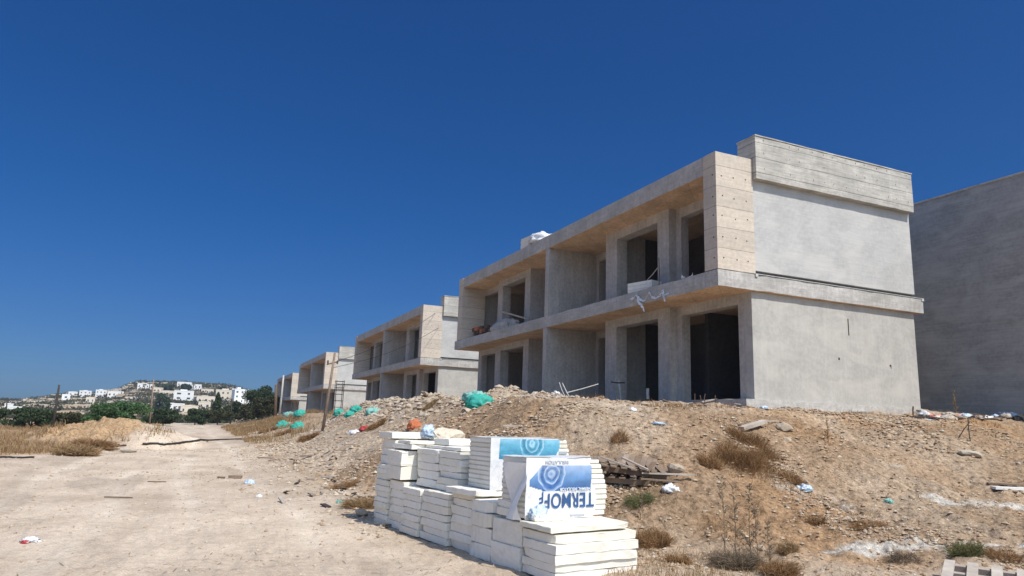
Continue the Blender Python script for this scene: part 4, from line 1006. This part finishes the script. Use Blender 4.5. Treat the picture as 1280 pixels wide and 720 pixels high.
for i_ in range(16):
    R = random.Random(340+i_); u_, v_ = -.25-R.random()*.9, R.uniform(1.2, 8.3); x_, y_, _z = W(u_, v_)
    b = MB(); L = R.uniform(.2, .7); b.box(-L/2, L/2, -.03, .03, 0, .02); o = b.build('board_scrap', M[R.choice(['palewood', 'oldwood', 'darkpole'])], None, loc=(x_, y_, gz(x_, y_)+.02), rot=(0, R.uniform(-.1, .1), R.uniform(-.3, .9))); tag(o, 'thin scrap of wood along the foot of the grey end wall', 'board scrap', 'wood scraps at the grey end wall')

x, y = road_pts(20000); x, y = x[:5000], y[:5000]; k = RS.rand(len(x)) < .32; x, y = x[k], y[k]; n_ = len(x)
a = RS.rand(n_)*6.28; L_ = RS.uniform(.02, .09, n_); z_ = full_h(x, y)+.004; c_, s_ = np.cos(a), np.sin(a); w_ = .004
tw = np.stack([np.stack([x-c_*L_-s_*w_, y-s_*L_+c_*w_, z_], -1), np.stack([x-c_*L_+s_*w_, y-s_*L_-c_*w_, z_], -1), np.stack([x+c_*L_+s_*w_, y+s_*L_-c_*w_, z_+.008], -1), np.stack([x+c_*L_-s_*w_, y+s_*L_+c_*w_, z_+.008], -1)], 1).reshape(-1, 3)
o = obj('fine_litter', mesh('fine_litter', tw, np.arange(len(tw)).reshape(-1, 4), [M['oldwood']])); tag(o, 'tiny twigs and straw bits strewn over the dirt road', 'litter', kind='stuff')

for i_ in range(46):
    R = random.Random(700+i_); u_ = R.uniform(-4.5, 13); v_ = R.gauss(-9.3, .75); x_, y_, _z = W(u_, v_)
    b = MB(); L = R.uniform(.12, .6); hw = R.uniform(.015, .05); b.box(-L/2, L/2, -hw, hw, 0, R.uniform(.012, .03)); o = b.build('wood_scrap', M[R.choice(['palewood', 'oldwood', 'oldwood', 'darkpole'])], None, loc=(x_, y_, gz(x_, y_)+R.uniform(.01, .04)), rot=(R.uniform(-.15, .15), R.uniform(-.2, .2), R.uniform(0, 3.1))); tag(o, 'splinter of wood among the trash at the toe of the bank by the road', 'wood scrap', 'wood scraps at the toe of the bank')
zone(40, -4, 14, -10.3, -8.3, .05, .24, 'pale broken lump lying in the trash strip at the toe of the bank', 'pale lumps in the trash strip', CBITS, True, 'concrete lump', 'concrete_lump')

zone(34, -1.2, 7.5, -.7, .9, .08, .30, 'broken lump of concrete lying against the foundation below the doors', 'concrete lumps against the foundation', CBITS, True, 'concrete lump', 'concrete_lump')
for i_ in range(22):
    R = random.Random(800+i_); u_ = R.uniform(-.5, 8); v_ = R.uniform(-1.3, .9); x_, y_, _z = W(u_, v_)
    b = MB(); L = R.uniform(.2, .9); hw = R.uniform(.02, .06); b.box(-L/2, L/2, -hw, hw, 0, R.uniform(.015, .03)); o = b.build('board_scrap', M[R.choice(['palewood', 'oldwood', 'palewood'])], None, loc=(x_, y_, gz(x_, y_)+R.uniform(.02, .08)), rot=(R.uniform(-.2, .2), R.uniform(-.25, .25), R.uniform(0, 3.1))); tag(o, 'scrap of board lying before the doors of the nearest building', 'board scrap', 'board scraps before the doors')

# steel bars sticking out of the rubble before the nearest building
def bar(p, q, r, mat, label, name='steel_bar', cat='steel bar', group=None):
    p = Vector(p); q = Vector(q); mid = (p+q)/2+Vector((random.uniform(-.03, .03), 0, random.uniform(-.02, .02)))
    b = MB(); b.tube([Vector((0, 0, 0)), mid-p, q-p], r, 0, 6); tag(b.build(name, M[mat], None, loc=p), label, cat, group)
def onv(px, py, v):
    d = ray(px, py); C = np.array([CX, CY, 0]); Vv = np.array([V[0], V[1], 0]); t = (C@Vv+v)/(d@Vv); return Vector((d[0]*t, d[1]*t, EYE+d[2]*t))
bar(onv(716, 503, -3.0), onv(703, 479, -3.0), .014, 'palesteel', 'taller bent rod rising from the rubble heap')
bar(onv(708, 499, -2.8), onv(699, 478, -2.8), .012, 'palesteel', 'shorter bent rod left of the taller one')
bar(onv(708, 491, -2.6), onv(748, 480, -1.6), .014, 'palesteel', 'long pale rod slanting up to the right behind the heap')
bar(onv(764, 477.5, -.5), onv(781, 478.5, -.3), .02, 'rubber', 'short horizontal bar before the middle pillar')
bar(onv(776, 500, .3), onv(773, 474, .3), .045, 'slab', 'slanting grey pipe leaning at the middle pillar', 'grey_pipe', 'pipe')
bar(onv(809.5, 499, .2), onv(809.5, 485.5, .2), .05, 'slab', 'short upright grey pipe before the middle door', 'grey_pipe', 'pipe')
for i, px in enumerate((868.5, 875, 881.5, 894)):
    bar(onv(px, 504, .1), onv(px, 492+i % 2*2, .1), .012, 'steel', 'thin starter bar rising from the foundation before the right hand door', group='starter bars before the right hand door')
bar(onv(1141.5, 519, 6.5-2), onv(1141.5, 508, 6.5-2), .02, 'steel', 'upright rod at the foot of the grey end wall by the pink sack')
bar(at(1198, 548, 8), at(1198, 548, 8)+Vector((.45, .2, .42)), .012, 'darkpole', 'left of two dark twigs on the right slope', 'dark_twig', 'twig')
bar(at(1213, 552, 8), at(1213, 552, 8)+Vector((.12, .2, .55)), .012, 'darkpole', 'right of two dark twigs on the right slope', 'dark_twig', 'twig')

# things on the balconies and roof of the nearest building
def cr(px, py, v, z):   # point on a horizontal level of the building
    d = ray(px, py); t = (z-EYE)/d[2]; return Vector((d[0]*t, d[1]*t, z))
LV = CZ+.475
def foam_pack_small(name, loc, rz, L, w_, n, th, label, mat='foam', film=True, fm='film'):
    root = empty(name, loc, rz, label, 'foam pack')
    R = random.Random(int(loc[0]*100))
    for k in range(n):
        b = MB(); j = R.uniform(-.02, .02); b.box(-L/2+j, L/2+j, -w_/2, w_/2, k*th, (k+.94)*th); b.build('board', M[mat], root)
    if film:
        f = blob('wrapping', (L*.02, 0, n*th*.55), L*.60, w_*.62, n*th*.62, fm, None, None, R.randint(1, 99), .25, 4); f.parent = root
    return root
q = onv(806, 362, .45); foam_pack_small('foam_pack', (q.x, q.y, LV), RZ+.25, 1.05, .5, 3, .12, 'small foam pack on the upper balcony beside the thin rod', film=False, mat='foam')
q = W(12.9, .5); foam_pack_small('foam_pack', (q[0], q[1], CZ+3.95), RZ+.1, 1.3, .6, 5, .1, 'foam pack in white film standing on the roof edge', film=False)
o = blob('white_film', (q[0]+.45, q[1]-.5, CZ+4.1), .62, .5, .42, 'film', 'bulging white film at the near end of the roof foam pack', 'film', 77, .35)
bar(onv(823.6, 362, .15), onv(823.6, 322, .15), .014, 'steel', 'thin upright rod on the upper balcony edge')
bar(onv(809, 350, .5), onv(822, 335, .35), .018, 'palewood', 'thin lath leaning against the upper pillar', 'thin_lath', 'lath')
# torn white film hanging over the balcony edge
def hanging(pix, v, label, seed, width=.12, mat='film'):
    R = random.Random(seed); P = [onv(a, b_, v) for a, b_ in pix]; mb = MB()
    for i in range(len(P)-1):
        for k in range(5):
            a = P[i].lerp(P[i+1], k/5); c = P[i].lerp(P[i+1], (k+1)/5)
            if k == 0 and i == 0: wa = Vector((0, 0, width*.4)); oa = Vector((0, 0, 0))
            wb = Vector((R.gauss(0, .02), R.gauss(0, .03), width*R.uniform(.25, 1))); ob = Vector((V[0], V[1], 0))*(-R.uniform(.0, .07))
            mb.quad([a-wa*.5+oa, c-wb*.5+ob, c+wb*.5+ob*.3, a+wa*.5+oa*.3]); wa, oa = wb, ob
    tag(mb.build('torn_film', M[mat], None, True), label, 'film')
hanging([(787, 374), (793, 373), (796, 369), (799, 373), (805, 377), (809, 372), (812, 365), (815, 371), (820, 373), (826, 370), (829, 362), (831, 369), (837, 367)], -.05, 'torn white film draped over the balcony edge of the nearest building', 3, .10)
hanging([(797, 371), (799, 378), (803, 382), (806, 389)], -.07, 'longer strip of white film hanging down from the draped film', 4, .13)
hanging([(829, 366), (830, 371), (832, 376)], -.07, 'short strip of white film at the right end of the draped film', 6, .10)
hanging([(852, 345), (858, 350), (863, 347), (866, 343)], .1, 'small white film scrap lying near the end panel', 5, .14)
a_ = onv(628.5, 390, .05); c_ = onv(660, 399, .35)
bar(a_, c_, .04, 'palewood', 'pale plank leaning over the far balcony', 'wooden_plank', 'plank')
q = W(15.9, .55); blob('grey_tarpaulin', (q[0], q[1], LV), .45, 1.25, .52, 'slab', 'grey tarpaulin heap on the far balcony under the plank', 'tarpaulin', 55, .5, rz=RZ+1.57)
q = W(19.2, .6)
for i in range(12):
    R = random.Random(i); qq = W(18.2+i*.17, .45+.2*R.random()); root = obj('clay_brick', None) if False else None
    b = MB(); b.box(-.15, .15, -.1, .1, 0, .2); o = b.build('clay_brick', M['orange'] if i % 4 == 0 else M['steel'], None, loc=(qq[0], qq[1], LV+.001+(i % 3)*.2), rot=(0, 0, RZ+R.uniform(-.2, .2))); tag(o, 'dark reddish block in the pile at the far end of the balcony', 'block', 'reddish blocks on the far balcony')

# ------------------------------------------------------------------ pallets
def pallet(name, loc, rot, L, w_, n, mat, label, gap=0., broken=0):
    root = empty(name, loc, 0, label, 'pallet'); root.rotation_euler = rot; R = random.Random(int(abs(loc[0])*50))
    for k in range(3):
        b = MB(); y_ = -L/2+.13+k*(L-.26)/2; b.box(-w_/2, w_/2, y_-.045, y_+.045, .022, .11); b.build('runner', M[mat], root)
    for k in range(n):
        x_ = -w_/2+.06+k*(w_-.12)/(n-1)
        if broken and R.random() < broken: continue
        b = MB(); b.box(x_-.05, x_+.05, -L/2+R.uniform(-.02, .02), L/2+R.uniform(-.02, .02), .111, .133); o = b.build('top_slat', M[mat], root); o.rotation_euler = (0, 0, R.uniform(-.02, .02))
    for k in range(3):
        x_ = -w_/2+.06+k*(w_-.12)/2
        b = MB(); b.box(x_-.05, x_+.05, -L/2, L/2, 0, .02); b.build('bottom_slat', M[mat], root)
    return root
p = at(1240, 738, 4.); pallet('wooden_pallet', p+Vector((.0, -.1, .02)), (.06, .02, -.60), 1.0, .98, 5, 'palewood', 'pale pallet with wide gaps at the lower right edge')
p = at(802, 607, 6)
pallet('wooden_pallet', p+Vector((-.05, .35, .05)), (.05, .03, -.25), .8, 1.15, 7, 'oldwood', 'bottom dark pallet of the broken pile behind the foam boards')
pallet('wooden_pallet', p+Vector((-.12, .35, .22)), (.10, .10, -.05), .8, 1.1, 7, 'oldwood', 'upper dark pallet of the broken pile behind the foam boards', broken=.3)
pallet('wooden_pallet', p+Vector((.22, .62, .20)), (.42, .10, -.30), .7, 1.15, 11, 'oldwood', 'dark close boarded panel leaning at the back of the broken pile')
for i, (dx, dy, dz, L, a, t_, m_, lab) in enumerate([(-.38, .1, .38, .6, -.35, .28, 'palewood', 'pale lath on top of the broken pallet pile, left'), (-.1, .05, .38, .5, -.6, .35, 'palewood', 'pale lath slanting on the middle of the broken pallet pile'), (.42, -.05, .24, .85, -.05, .0, 'palewood', 'long pale lath sticking out right of the broken pallet pile'), (.3, -.1, .14, .7, .1, .05, 'oldwood', 'reddish board low on the right of the broken pallet pile'), (.15, 0, .34, .3, .9, -.5, 'oldwood', 'short block of wood standing on the broken pallet pile')]):
    b = MB(); b.box(-L/2, L/2, -.04, .04, 0, .025); tag(b.build('wooden_lath', M[m_], None, loc=p+Vector((dx, dy, dz)), rot=(0, t_, a)), lab, 'lath')
put_stone(p.x-.15, p.y-.15, .22, 'round pale stone under the broken pallet pile', None, 'stone', 'pale_stone', CBITS)

# ------------------------------------------------------------------ foam boards by the road
FO = np.array([-2.05, 11.35]); FD = np.array([.544, -.839]); FE = np.array([.839, .544]); FRZ = math.atan2(FE[1], FE[0])
def fw(s, t): q = FO+FD*s+FE*t; return float(q[0]), float(q[1])
def board(s0, s1, t0, t1, z0, th, label, group, R, jit=.012, tilt=0., chip=.004, rz=0.):
    sx_, sy_ = t1-t0, s1-s0
    bm = bmesh.new(); bmesh.ops.create_cube(bm, size=1.)
    for v in bm.verts: v.co = Vector((v.co.x*sx_, v.co.y*sy_, (v.co.z+.5)*th))
    bmesh.ops.bevel(bm, geom=list(bm.edges), offset=.007, segments=2, affect='EDGES', profile=.6)
    long_e = [e for e in bm.edges if (e.verts[0].co-e.verts[1].co).length > .2]
    bmesh.ops.subdivide_edges(bm, edges=long_e, cuts=8, use_grid_fill=True)
    for v in bm.verts: v.co += Vector((R.gauss(0, 1), R.gauss(0, 1), R.gauss(0, .5)))*chip*.6
    bite = [(Vector((R.choice((-1, 1))*sx_/2, R.choice((-1, 1))*sy_/2, R.choice((0, th)))), R.uniform(.03, .10)) for _ in range(3)]+[(Vector((R.uniform(-.5, .5)*sx_, -sy_/2 if R.random() < .5 else sy_/2, th)), R.uniform(.03, .07)) for _ in range(3)]
    for v in bm.verts:
        for p_, r_ in bite:
            d_ = (v.co-p_).length
            if d_ < r_*1.6: v.co += (Vector((0, 0, th/2))-Vector((p_.x*.15, p_.y*.3, p_.z))).normalized()*(1-d_/(r_*1.6))*r_*.35
    me = bpy.data.meshes.new('foam_board'); bm.to_mesh(me); bm.free(); me.materials.append(M['foam'])
    x, y = fw((s0+s1)/2+R.gauss(0, jit), (t0+t1)/2+R.gauss(0, jit)*1.5)
    o = obj('foam_board', me, None, (x, y, z0), (R.gauss(0, .002), tilt, FRZ+R.gauss(0, .006)+rz)); tag(o, label, 'foam board', group); return o
FG = gz(*fw(2.4, .5))
def pile(s0, s1, t0, t1, z0, z1, th, name, seed, jit=.006, rz=0.):
    R = random.Random(seed); z = z0; k = 0
    while z+th*.6 < z1:
        h = th*R.uniform(.85, 1.12)
        if z+h > z1: h = z1-z
        board(s0+.006, s1-.006, t0, t1, z+.001+FG, h-.003, 'white foam board in '+name, 'foam boards in '+name, R, jit, rz=rz); z += h; k += 1
    return z
pile(0, .5, .0, 1.2, -.04, .84, .085, 'the lower part of the leftmost pile', 1)
pile(.0, .5, .07, 1.25, .845, 1.24, .12, 'the upper part of the leftmost pile', 2)
pile(.51, 1.02, .04, 1.2, -.04, .66, .115, 'the lower part of the second pile from the left', 3)
pile(.50, 1.02, -.03, 1.17, .665, 1.10, .215, 'the thick upper part of the second pile from the left', 4)
pile(.62, 1.2, -.12, 1.0, -.06, .0, .14, 'the ground layer', 33)
pile(1.03, 1.62, .0, 1.2, -.04, .60, .09, 'the lower part of the third pile from the left', 5)
pile(1.06, 1.72, .20, 1.4, .605, 1.13, .105, 'the set back upper part of the third pile from the left', 6)
pile(1.63, 2.40, .02, 1.2, -.04, .60, .10, 'the lower part of the fourth pile from the left', 7)
pile(1.73, 2.36, .20, 1.4, .605, 1.13, .09, 'the stepped upper part of the fourth pile from the left', 8, .012)
pile(2.42, 3.0, .05, 1.25, -.04, .64, .105, 'the pile under the cyan printed pack', 9)
pile(3.02, 3.50, .0, 1.2, -.04, .62, .17, 'the pile between the two printed packs', 10)
pile(3.52, 4.12, .0, 1.2, -.08, .50, .30, 'the thick blocks under the blue printed pack', 11)
pile(4.14, 4.74, .0, 1.12, -.02, .44, .088, 'the low pile nearest the camera', 12, .02)
R = random.Random(99)
board(4.10, 4.66, -.02, 1.10, .445+FG, .055, 'top foam board of the low pile nearest the camera', None, R)
board(4.13, 4.30, .05, .52, .503+FG, .07, 'short broken piece of foam on the low pile nearest the camera', None, R, chip=.012)
board(2.45, 3.12, -.06, .45, .645+FG, .07, 'foam board jutting out left below the cyan printed pack', None, R, rz=.08)
board(-.02, .53, .02, 1.22, 1.245+FG, .09, 'highest foam board at the left end of the stack', None, R, rz=-.03)
board(.5, 1.0, .05, 1.25, 1.106+FG, .07, 'foam board lying crosswise behind the highest left board', None, R, rz=.10)
board(.55, 1.15, .12, 1.3, 1.18+FG, .045, 'thin foam board under the loose rock', None, R, rz=-.1)
board(1.05, 1.65, .32, 1.45, 1.135+FG, .04, 'thin foam board on top of the third pile from the left', None, R, rz=.06)
board(1.66, 2.3, .25, 1.42, 1.135+FG, .045, 'thin foam board on top of the fourth pile from the left', None, R, rz=-.05)
board(1.0, 1.5, .45, 1.5, 1.186+FG, .09, 'foam board to the right of the loose rock', None, R, rz=.05)
board(3.55, 3.95, .0, .22, .503+FG, .085, 'small cut block of foam left of the blue printed pack', None, R)
board(3.58, 3.95, .02, .2, .59+FG, .075, 'upper small cut block of foam left of the blue printed pack', None, R)
# loose rock and plastic on top
q = fw(.98, .75); o = obj('loose_rock', stone_mesh(901, 3, .5, .5, 'limestone'), None, (q[0], q[1], 1.225+FG+.095), (.05, .05, .6), (.44, .36, .56)); tag(o, 'tan rock weighing down the top of the foam boards', 'rock')
q = fw(.55, .62); blob('plastic_bag', (q[0], q[1], 1.30+FG), .09, .09, .11, 'film_blue', 'crumpled blue and white plastic bag beside the tan rock', 'bag', 44, .9)

def text_mesh(body, size, mat, name='lettering'):
    cu = bpy.data.curves.new(name, 'FONT'); cu.body = body; cu.size = size; cu.align_x = 'CENTER'; cu.align_y = 'CENTER'; cu.extrude = .0012; cu.offset = .0025*size/.2; cu.space_character = 1.06
    o = bpy.data.objects.new('tmp', cu); COL.objects.link(o); me = bpy.data.meshes.new_from_object(o); bpy.data.objects.remove(o)
    me.materials.clear(); me.materials.append(M[mat]); me.name = name; return me
def wrinkle(x, z, seed): 
    return float(.018*fbm(np.array([x*3.]), np.array([z*5.]), seed, 3)[0]+.009*fbm(np.array([x*14.]), np.array([z*6.]), seed+3, 2)[0])
def face_patch(name, poly_fn, nx, nz, off, mat, parent, seed, thick=.002, x0=0, x1=1, z0=0, z1=1):
    """sheet hugging the wrinkled front of a pack; poly_fn(x,z)->keep"""
    b = MB(); idx = {}
    def vid(i, j):
        if (i, j) not in idx:
            x_ = x0+(x1-x0)*i/nx; z_ = z0+(z1-z0)*j/nz; idx[(i, j)] = len(b.v); b.v.append((x_, -wrinkle(x_, z_, seed)-off, z_))
        return idx[(i, j)]
    for i in range(nx):
        for j in range(nz):
            x_ = x0+(x1-x0)*(i+.5)/nx; z_ = z0+(z1-z0)*(j+.5)/nz
            if poly_fn(x_, z_): b.f.append((vid(i, j), vid(i+1, j), vid(i+1, j+1), vid(i, j+1))); b.m.append(0)
    return b.build(name, M[mat], parent, True)
def map_text(me, cx, cz, seed, off, rot180, parent, shear=0., rz=0., name='lettering', sx_=1.):
    c, s = math.cos(rz), math.sin(rz)
    for v in me.vertices:
        x_, y_, e = v.co.x*sx_, v.co.y, v.co.z
        if rot180: x_, y_ = -x_, -y_
        x_, y_ = x_*c-y_*s, x_*s+y_*c
        X_, Z_ = cx+x_+shear*y_, cz+y_
        v.co = Vector((X_, -wrinkle(X_, Z_, seed)-off-e, Z_))
    me.update(); return obj(name, me, parent)
def wrapped_pack(s0, s1, t0, t1, z0, n, th, label, seed, wrap_to, rz=0., rb=0.):
    x, y = fw(s1, t0); root = empty('wrapped_foam_pack', (x, y, z0+FG), FRZ+rz, label, 'foam pack')
    R = random.Random(seed); L = t1-t0; D_ = s1-s0
    for k in range(n):
        bm = bmesh.new(); bmesh.ops.create_cube(bm, size=1.)
        r_ = L-rb*abs((k+.5)/n-.35)**2*1.2+R.uniform(-.008, .008)
        for v in bm.verts: v.co = Vector(((v.co.x+.5)*r_, (v.co.y+.5)*D_+.012, (v.co.z+.5)*th*.97+k*th))
        bmesh.ops.bevel(bm, geom=list(bm.edges), offset=.01, segments=2, affect='EDGES')
        me = bpy.data.meshes.new('board'); bm.to_mesh(me); bm.free(); me.materials.append(M['foam']); obj('board', me, root)
    h = n*th
    face_patch('wrapping', wrap_to, 60, 40, .004, 'film', root, seed, x0=-.02, x1=L, z0=-.01, z1=h+.01)
    # film over the top and the left end
    b = MB(); nx, ny = 24, 8
    for i in range(nx+1):
        for j in range(ny+1):
            x_ = -.02+(L*.93)*i/nx; y_ = -.005+(D_+.03)*j/ny; b.v.append((x_, y_, h+.012+.012*float(fbm(np.array([x_*5]), np.array([y_*6]), seed+9, 3)[0])))
    for i in range(nx):
        for j in range(ny): n0 = i*(ny+1)+j; b.f.append((n0, n0+ny+1, n0+ny+2, n0+1)); b.m.append(0)
    b.build('top_film', M['film'], root, True)
    return root, L, h
# blue printed pack, upside down
pk, L, h = wrapped_pack(3.64, 4.14, .04, 1.20, .515, 11, .058, 'foam pack in white film with a dark blue print and upside down lettering', 71, lambda x, z: x < .93+.05*math.sin(z*9), 0., .25)
def blue_area(x, z):
    return .03 < x < .87 and .29 < z < .56 and (z < .29+(x-.0)*1.15+.02) and not (x < .2 and z < .37-(.2-x)*-.1 and z < .34)
face_patch('printed_panel', lambda x, z: (.20 <= x < .90 and .285 < z < .565) or (x < .20 and x > .02 and z > .30+.25*(.2-x) and z < .40+(x-.02)*.9), 90, 60, .007, 'print_blue', pk, 71, x0=0., x1=L, z0=0., z1=h)
map_text(text_mesh('TERMOF', .225, 'ink'), .585, .19, 71, .015, True, pk, 0.02, sx_=.80)
map_text(text_mesh('F', .17, 'ink'), .19, .225, 71, .012, True, pk, .25, .22, sx_=.8)
map_text(text_mesh('THERMAL INSULATOR', .045, 'inkwhite'), .68, .305, 71, .015, True, pk)
map_text(text_mesh('INSULATION', .055, 'inkgrey'), .40, .60, 71, .010, True, pk)
b = MB(); b.box(.28, .80, -.022, -.018, .012, .026); b.build('printed_line', M['inkgrey'], pk)
# slack film hanging at its left end
b = MB(); nx, nz = 10, 16
for i in range(nx+1):
    for j in range(nz+1):
        a = i/nx; z_ = -.01+.60*j/nz
        b.v.append((-.03-.05*math.sin(z_*9+a*3)-.05*(1-z_), -.03+.46*a*(.6+.4*z_)+.03*math.sin(z_*14+i), z_))
for i in range(nx):
    for j in range(nz): n0 = i*(nz+1)+j; b.f.append((n0, n0+1, n0+nz+2, n0+nz+1)); b.m.append(0)
b.build('slack_film', M['film'], pk, True)
f = blob('film_scrap', (.12, -.07, .03), .09, .05, .09, 'film_blue', None, None, 12, .9); f.parent = pk
# cyan printed pack behind it
pk2, L2, h2 = wrapped_pack(2.55, 3.10, .22, 1.46, .72, 11, .056, 'foam pack in white film with a cyan print, standing at the back of the stack', 83, lambda x, z: x < 1.02 and (z > .38 or x < .55+.1*math.sin(z*20)), 0., .12)
face_patch('printed_panel', lambda x, z: .11 < x < 1.05-(max(0, .52-z))**1.3*1.4 and .37 < z, 90, 60, .007, 'print_cyan', pk2, 83, x0=0., x1=L2, z0=0., z1=h2)
map_text(text_mesh('termofom', .045, 'inkwhite'), .27, .395, 83, .012, False, pk2)
map_text(text_mesh('termofom', .07, 'ink'), .31, .10, 83, .010, True, pk2)
b = MB(); b.box(1.03, 1.17, -.006, .0, .43, .465); b.build('label_strip', M['inkgrey'], pk2)
b = MB(); b.tube([(.27, -.03, .36), (.275, -.035, .30), (.26, -.03, .22)], [.012, .016, .006], 0, 6); b.build('film_knot', M['inkgrey'], pk2, True)
# blue film between the fourth pile and the cyan pack
q = fw(2.43, .33); b = MB(); nz = 14
for i in range(5):
    for j in range(nz+1): b.v.append((.02*math.sin(j*1.3+i)+i*.03, -.02*math.cos(j*.9+i*2), j*.40/nz))
for i in range(4):
    for j in range(nz): n0 = i*(nz+1)+j; b.f.append((n0, n0+nz+1, n0+nz+2, n0+1)); b.m.append(0 if 4 < j < 11 else 1)
tag(b.build('plastic_film', [M['ink'], M['film']], None, True, loc=(q[0], q[1], .645+FG), rot=(0, 0, FRZ)), 'dark blue film squeezed between the piles left of the cyan pack', 'film')

# ------------------------------------------------------------------ sky, sun, camera
EL = math.radians(54); phi = math.radians(20)
sd = np.array([-U[0], -U[1]])*math.cos(phi)+np.array(V)*math.sin(phi)   # horizontal direction towards the sun
S = Vector((sd[0]*math.cos(EL), sd[1]*math.cos(EL), math.sin(EL)))
sl = bpy.data.lights.new('sun', 'SUN'); sl.energy = 3.9; sl.angle = math.radians(.53); sl.color = (1., .945, .855)
so = bpy.data.objects.new('sun', sl); COL.objects.link(so); so.rotation_euler = S.to_track_quat('Z', 'Y').to_euler(); so.location = (0, 0, 60)
w = bpy.data.worlds.new('World'); scn.world = w; w.use_nodes = True; nt = w.node_tree
bg = nt.nodes['Background']; sky = nt.nodes.new('ShaderNodeTexSky'); sky.sky_type = 'NISHITA'; sky.sun_disc = False
sky.sun_elevation = EL; sky.sun_rotation = math.atan2(S.x, S.y); sky.altitude = 0; sky.air_density = 1.; sky.dust_density = .35; sky.ozone_density = 4.
tcw = nt.nodes.new('ShaderNodeTexCoord'); spw = nt.nodes.new('ShaderNodeSeparateXYZ'); nt.links.new(tcw.outputs['Generated'], spw.inputs[0])
k_ = .83
tint = ramp(nt, spw.outputs[2], [(0., (.26*k_, .50*k_, .93*k_)), (.1, (.20*k_, .46*k_, .88*k_)), (.27, (.10*k_, .48*k_, .96*k_)), (.55, (.10*k_, .51*k_, 1.05*k_)), (.75, (.7, .85, 1.)), (1., (.9, .95, 1.))])
# deep blue tint in view; brightness added on the unseen sunward side fills shade
dt = nt.nodes.new('ShaderNodeVectorMath'); dt.operation = 'DOT_PRODUCT'; nt.links.new(tcw.outputs['Generated'], dt.inputs[0]); dt.inputs[1].default_value = tuple(S)
sunward = ramp(nt, dt.outputs['Value'], [(.33, gray(0)), (.52, gray(1))])
tint2 = mixc(nt, tint, (2.7, 2.5, 2.3), sunward)
mul = nt.nodes.new('ShaderNodeVectorMath'); mul.operation = 'MULTIPLY'; nt.links.new(sky.outputs[0], mul.inputs[0]); nt.links.new(tint2, mul.inputs[1])
nt.links.new(mul.outputs[0], bg.inputs[0]); bg.inputs[1].default_value = .078

# thin summer haze over the whole place
hm = bpy.data.materials.new('haze'); hm.use_nodes = True; hn = hm.node_tree; hn.nodes.clear()
ho = hn.nodes.new('ShaderNodeOutputMaterial'); hv = hn.nodes.new('ShaderNodeVolumePrincipled'); hn.links.new(hv.outputs[0], ho.inputs['Volume'])
hv.inputs['Color'].default_value = (.66, .80, 1., 1); hv.inputs['Density'].default_value = .0004; hv.inputs['Anisotropy'].default_value = .3
b = MB(); b.box(-900, 900, -60, 1100, -6, 48); hz_ = b.build('haze', hm); tag(hz_, 'thin pale haze in the air over the whole place', 'haze', kind='stuff')

cam = bpy.data.cameras.new('camera'); co = bpy.data.objects.new('camera', cam); COL.objects.link(co); scn.camera = co
cam.sensor_width = 36; cam.lens = F/1280*36; cam.clip_start = .1; cam.clip_end = 20000
co.matrix_world = Matrix(((CR[0], CU[0], -CW[0], 0), (CR[1], CU[1], -CW[1], 0), (CR[2], CU[2], -CW[2], EYE), (0, 0, 0, 1)))
scn.view_settings.view_transform = 'Standard'; scn.view_settings.look = 'None'; scn.view_settings.exposure = .27; scn.view_settings.gamma = 1
scn.render.resolution_x = 1024; scn.render.resolution_y = 576
scn.cycles.max_bounces = 6; scn.cycles.diffuse_bounces = 4; scn.cycles.transparent_max_bounces = 4
